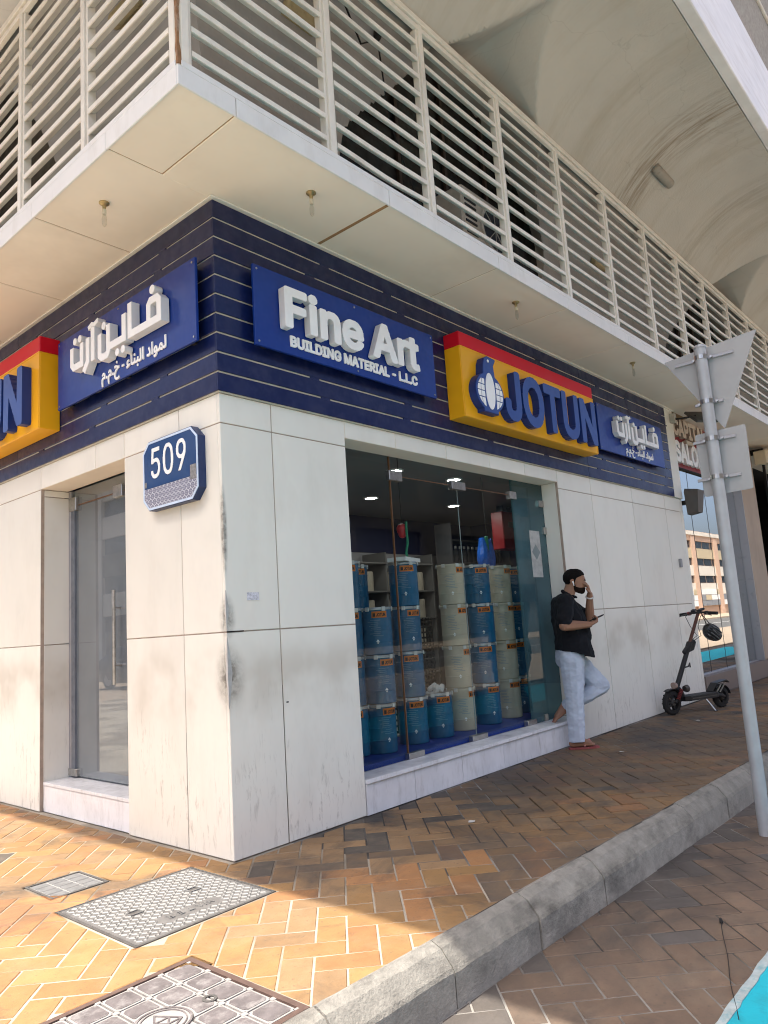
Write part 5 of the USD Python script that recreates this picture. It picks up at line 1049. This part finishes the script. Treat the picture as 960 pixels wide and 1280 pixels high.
beard = hd_(union([hull(((.155, 0, 1.634), .0705), ((.161, .022, 1.587), .053), ((.161, -.022, 1.587), .053), ((.197, 0, 1.560), .033), n=2)]) ^ prism([(.108, 1.63), (.122, 1.63), (.138, 1.592), (.180, 1.588), (.21, 1.596), (.26, 1.594), (.26, 1.48), (.12, 1.5), (.10, 1.56)]))
pa('beard', cloth(beard, .006, .002, (70, 70, 70), 3), mat('beard_hair', (.018, .011, .008), .8, .5, 90, bump=.003, bscale=200, spec=.1), smooth=50)
for s in (-1, 1):
    e = hd_(hull(((.2075, s*.034, 1.642), .0075), n=3)); pa('eye', to_tri(e), mat('eye_dark', (.05, .035, .03), .3))
    e = hd_(hull(((.207, s*.046, 1.668), .0045), ((.2145, s*.032, 1.675), .0055), ((.219, s*.016, 1.671), .005))); pa('eyebrow', to_tri(e), HAIR)
pa('earbud', to_tri(hd_(union([hull(((.104, -.092, 1.632), .010), n=2), hull(((.108, -.094, 1.628), .006), ((.118, -.094, 1.600), .0045))]))), LETW, label='white earbud')
shirt = [hull(((-.015, .11, 1.41), .095), ((-.015, -.11, 1.41), .095), ((.02, .075, 1.27), .140), ((.02, -.075, 1.27), .140), ((.03, 0, 1.47), .075)),
    hull(((.02, .075, 1.27), .140), ((.02, -.075, 1.27), .140), ((.05, .04, 1.08), .165), ((.05, -.04, 1.08), .165)),
    hull(((.05, .04, 1.08), .167), ((.05, -.04, 1.08), .167), ((.055, .055, .84), .192), ((.055, -.055, .84), .192)),
    hull((rsh, .088), (rsh*.25+rel*.75, .082)), hull((lsh, .088), (lsh*.35+lel*.65, .08)), hull(((.035, 0, 1.48), .07), ((.06, 0, 1.53), .062))]
shirt.append(hull(((.055, .06, 1.30), .125), ((.055, -.06, 1.30), .125), ((.075, .045, 1.10), .160), ((.075, -.045, 1.10), .160)))
shirt = union(shirt).trim_by_plane((.265, 0, 1), .94-.265*.155).trim_by_plane(tuple(unit(V3(.18, 0, -1))), -1.525*.983)
pa('shirt', cloth(shirt, .010, .017, (9, 9, 12), 8, 3), SHIRT, smooth=True)
pa('collar', cloth(union([hull(((.03, .05, 1.515), .016), ((.0, .0, 1.545), .018)), hull(((.03, -.05, 1.515), .016), ((.0, .0, 1.545), .018)), hull(((.03, .05, 1.515), .016), ((.125, .035, 1.475), .012)), hull(((.03, -.05, 1.515), .016), ((.125, -.035, 1.475), .012))]), .01, .002, (20, 20, 20), 3), SHIRT, smooth=True)
jean = [hull(((.01, .065, .97), .12), ((.01, -.065, .97), .12), ((.0, .075, .86), .124), ((.0, -.075, .86), .124)),
    hull(((.0, -.085, .87), .128), ((-.015, -.09, .49), .094)), hull(((-.015, -.09, .49), .094), ((-.035, -.09, .085), .083)),
    hull(((.03, .085, .88), .126), ((.32, .08, .575), .092)), hull(((.32, .08, .575), .092), ((-.035, .10, .39), .07))]
jean = union(jean).trim_by_plane((0, 0, 1), .072)
pa('jeans', cloth(jean, .009, .011, (14, 14, 22), 7, 5), JEAN, smooth=True)
FLIP = mat('flip_flop_red', (.30, .075, .07), .7, .2, 20); STRP = mat('flip_flop_strap', (.5, .22, .18), .6)
ol = affinity.translate(affinity.scale(Polygon([(-.125, -.03), (-.13, 0), (-.125, .03), (-.05, .038), (.05, .045), (.12, .04), (.15, .015), (.15, -.015), (.11, -.042), (.03, -.045), (-.05, -.036)]).buffer(.004), 1.05, 1.0), .02, -.09)
f1 = pa('flip_flop', extr(ol, .02, .001), FLIP)
sole_top = .022
f1.add('strap', xf(cat([tube([(.125, -.085, .024), (.09, -.09, .085), (.02, -.135, .028)], .008, 6), tube([(.125, -.085, .024), (.09, -.085, .088), (.02, -.045, .028)], .008, 6)]), PM), STRP)
dl = unit(V3(-.08, 0, -.10)); sl_ = np.cross(lup, dl)
LF = frame(V3(-.115, .10, .35)-lup*.045, dl, np.cross(lup, dl), lup)
f2 = pa('flip_flop', xf(extr(affinity.translate(ol, -.02, .09), .02, -.02), LF), FLIP)
f2.add('strap', xf(xf(cat([tube([(.10, 0, .0), (.07, 0, .06), (.0, -.045, .0)], .008, 6), tube([(.10, 0, 0), (.07, 0, .06), (.0, .045, .0)], .008, 6)]), LF), PM), STRP)
fa_ = unit(lwr-lel); b1 = unit(np.cross(fa_, (1, 0, .1))); b2 = np.cross(fa_, b1)
wc_ = lwr-fa_*.03
pa('bracelet', tube([wc_+.036*(math.cos(a)*b1+math.sin(a)*b2) for a in np.linspace(0, 2*math.pi, 25)], .008, 8, False), mat('white_strap', (.6, .58, .55), .5))
phc = rwr+rhd*.115+rn*.034
ph = thing('mobile_phone', 'black mobile phone held in the right hand of the man', 'phone', tuple((PM@np.array([*phc, 1]))[:3]), PRZ)
FPh = PM@frame(phc, rhd, np.cross(rn, rhd), rn)
ph.add('case', xf(bx(-.072, .078, -.037, .037, -.005, .004, .0035), FPh), BLACK); ph.add('screen', xf(bx(-.068, .074, -.034, .034, .0042, .0052), FPh), mat('phone_screen', (.02, .022, .025), .1)); ph.add('camera_bump', xf(bx(.04, .07, -.03, -.005, -.0075, -.0052, .001), FPh), DECK)

# ------------------------------------------------------------------ the far side of the streets (seen in the glass)
def block(name, label, x0, x1, y0, y1, z1, floors, face, cols, win, gz=0.0):
    t = thing(name, label, 'building', ((x0+x1)/2, (y0+y1)/2, 0)); t.add('wall', bx(x0, x1, y0, y1, -.3, z1), cols[0]); fh = (z1-1.2)/floors
    for k in range(floors):
        z = .8+fh*k
        if face == '+y': [t.add('window', bx(xx, min(xx+3.1, x1-1), y1, y1+.05, z+fh*.45, z+fh*.85), win) for xx in np.arange(x0+1, x1-1.5, 3.4)]; t.add('spandrel', bx(x0+.3, x1-.3, y1, y1+.25, z+fh*.85+.01, z+fh*1.42), cols[1+k % (len(cols)-1)])
        else: t.add('window_band', bx(x1, x1+.05, y0+1, y1-1, z+fh*.45, z+fh*.85), win); t.add('spandrel', bx(x1, x1+.25, y0+.3, y1-.3, z+fh*.85+.01, z+fh*1.42), cols[1+k % (len(cols)-1)])
    if face == '+y':
        for x in np.arange(x0+5, x1-3, 9.0): t.add('pier', bx(x, x+1.7, y1, y1+.35, -.2, z1-.1), cols[-1])
    else:
        for y in np.arange(y0+4, y1-3, 7.0): t.add('pier', bx(x1, x1+.35, y, y+1.2, -.2, z1-.1), cols[-1])
    t.add('parapet', bx(x0-.2, x1+.2, y0-.2, y1+.4, z1, z1+.5), cols[1])
WIN = mat('far_window', (.03, .045, .06), .15, .2, 1); PK = mat('far_pink_render', (.58, .40, .29), .8, .06, 1); CR = mat('far_cream_render', (.66, .62, .54), .8, .06, 1); GR = mat('far_grey_render', (.11, .108, .10), .8, .06, 1); TN = mat('far_tan_render', (.50, .42, .28), .8, .06, 1)
block('street_building', 'pink and cream four storey block across the street, mirrored in the salon glass', 75, 135, -48, -30.2, 10.6, 4, '+y', (PK, CR, CR, TN, PK), WIN)
block('street_building', 'unseen grey block across the street, made tall and dark to dull the shop window reflections', -18, 74, -50, -30.5, 17, 4, '+y', (GR, GR, GR, GR), WIN)  # unseen block, kept tall and dark so the shop window reflects little
block('street_building', 'pale balconied block across the side street, mirrored in the side door', -44, -27, 14, 84, 20, 6, '+x', (GR, CR, GR, CR), WIN)

mr = np.random.default_rng(9); fp = Node('/World/street_building', Tm((105, -39.1, 0)), None)
MOS = [CR, TN, mat('far_white_panel', (.75, .76, .74), .6, .05, 1), mat('far_slate_panel', (.22, .24, .26), .6, .05, 1)]
for r_ in range(3):
    for x in np.arange(76, 134, 2.3): fp.add('facade_panel', bx(x, x+2.25, -30.0, -29.86, 1.1+.75*r_, 1.8+.75*r_, 0), MOS[mr.integers(0, 4)])

# parked car on the side street (mirrored in the side door)
CP = Tm((-10.6, 19.0, -.21), math.radians(84))
cr = thing('parked_car', 'dark grey car parked along the side street, mirrored in the door glass', 'car', (-10.6, 19.0, -.21), math.radians(84))
CPT = mat('car_paint', (.035, .037, .04), .25, .03, 2, coat=.8); CGL = mat('car_glass', (.02, .025, .03), .08, .05, 2)
def ca(n, m, mt, par=None, **k): return (par or cr).add(n, xf(m, CP), mt, **k)
def crow(x, hw, zb, zt, r): return [(x, y, z) for y, z in ((-hw, zb), (hw, zb), (hw+r, (zb+zt)/2), (hw, zt-.05), (hw-.12, zt), (-hw+.12, zt), (-hw, zt-.05), (-hw-r, (zb+zt)/2))]
ca('body', loft(None, [crow(*a) for a in ((-2.25, .62, .35, .78, .02), (-2.15, .78, .28, .86, .03), (-1.3, .86, .22, .96, .04), (-.6, .88, .2, 1.0, .04), (1.2, .88, .2, 1.02, .04), (2.0, .84, .26, 1.0, .04), (2.25, .7, .34, .92, .02))]), CPT, smooth=40)
ca('cabin', loft(None, [[(x, y, z) for y, z in ((-w, 0.98), (w, .98), (w-.16, h-.04), (w-.3, h), (-w+.3, h), (-w+.16, h-.04))] for x, w, h in ((-1.05, .80, 1.0), (-.35, .80, 1.40), (.3, .80, 1.46), (1.3, .80, 1.42), (2.0, .76, 1.02))]), CPT, smooth=30)
for s in (-1, 1):
    ca('side_window', trimesh.convex.convex_hull(np.array([(x, s*(y+.012), z) for x, y, z in ((-.75, .79, 1.04), (1.65, .79, 1.04), (1.2, .66, 1.36), (-.25, .66, 1.36), (-.75, .77, 1.04), (1.65, .77, 1.04))])), CGL)
    for x in (-1.4, 1.4):
        w_ = cr.sub('wheel'); WM = CP@frame((x, s*.80, .31), (1, 0, 0), (0, 0, 1), (0, -1, 0))
        w_.add('tyre', xf(torus(.24, .075, 24, 10, 1.3), WM), RUBBER, smooth=40); w_.add('rim', xf(lathe([(0, -.08), (.2, -.09), (.2, .09), (0, .08)], 20), WM), ALU)
    ca('headlight', bx(-2.22, -2.1, s*.5-.16, s*.5+.16, .66, .78, .03), LETW); ca('tail_light', bx(2.14, 2.24, s*.55-.14, s*.55+.14, .76, .9, .03), RED)
ca('bumper', bx(-2.32, -2.2, -.6, .6, .3, .5, .03), BLACK)
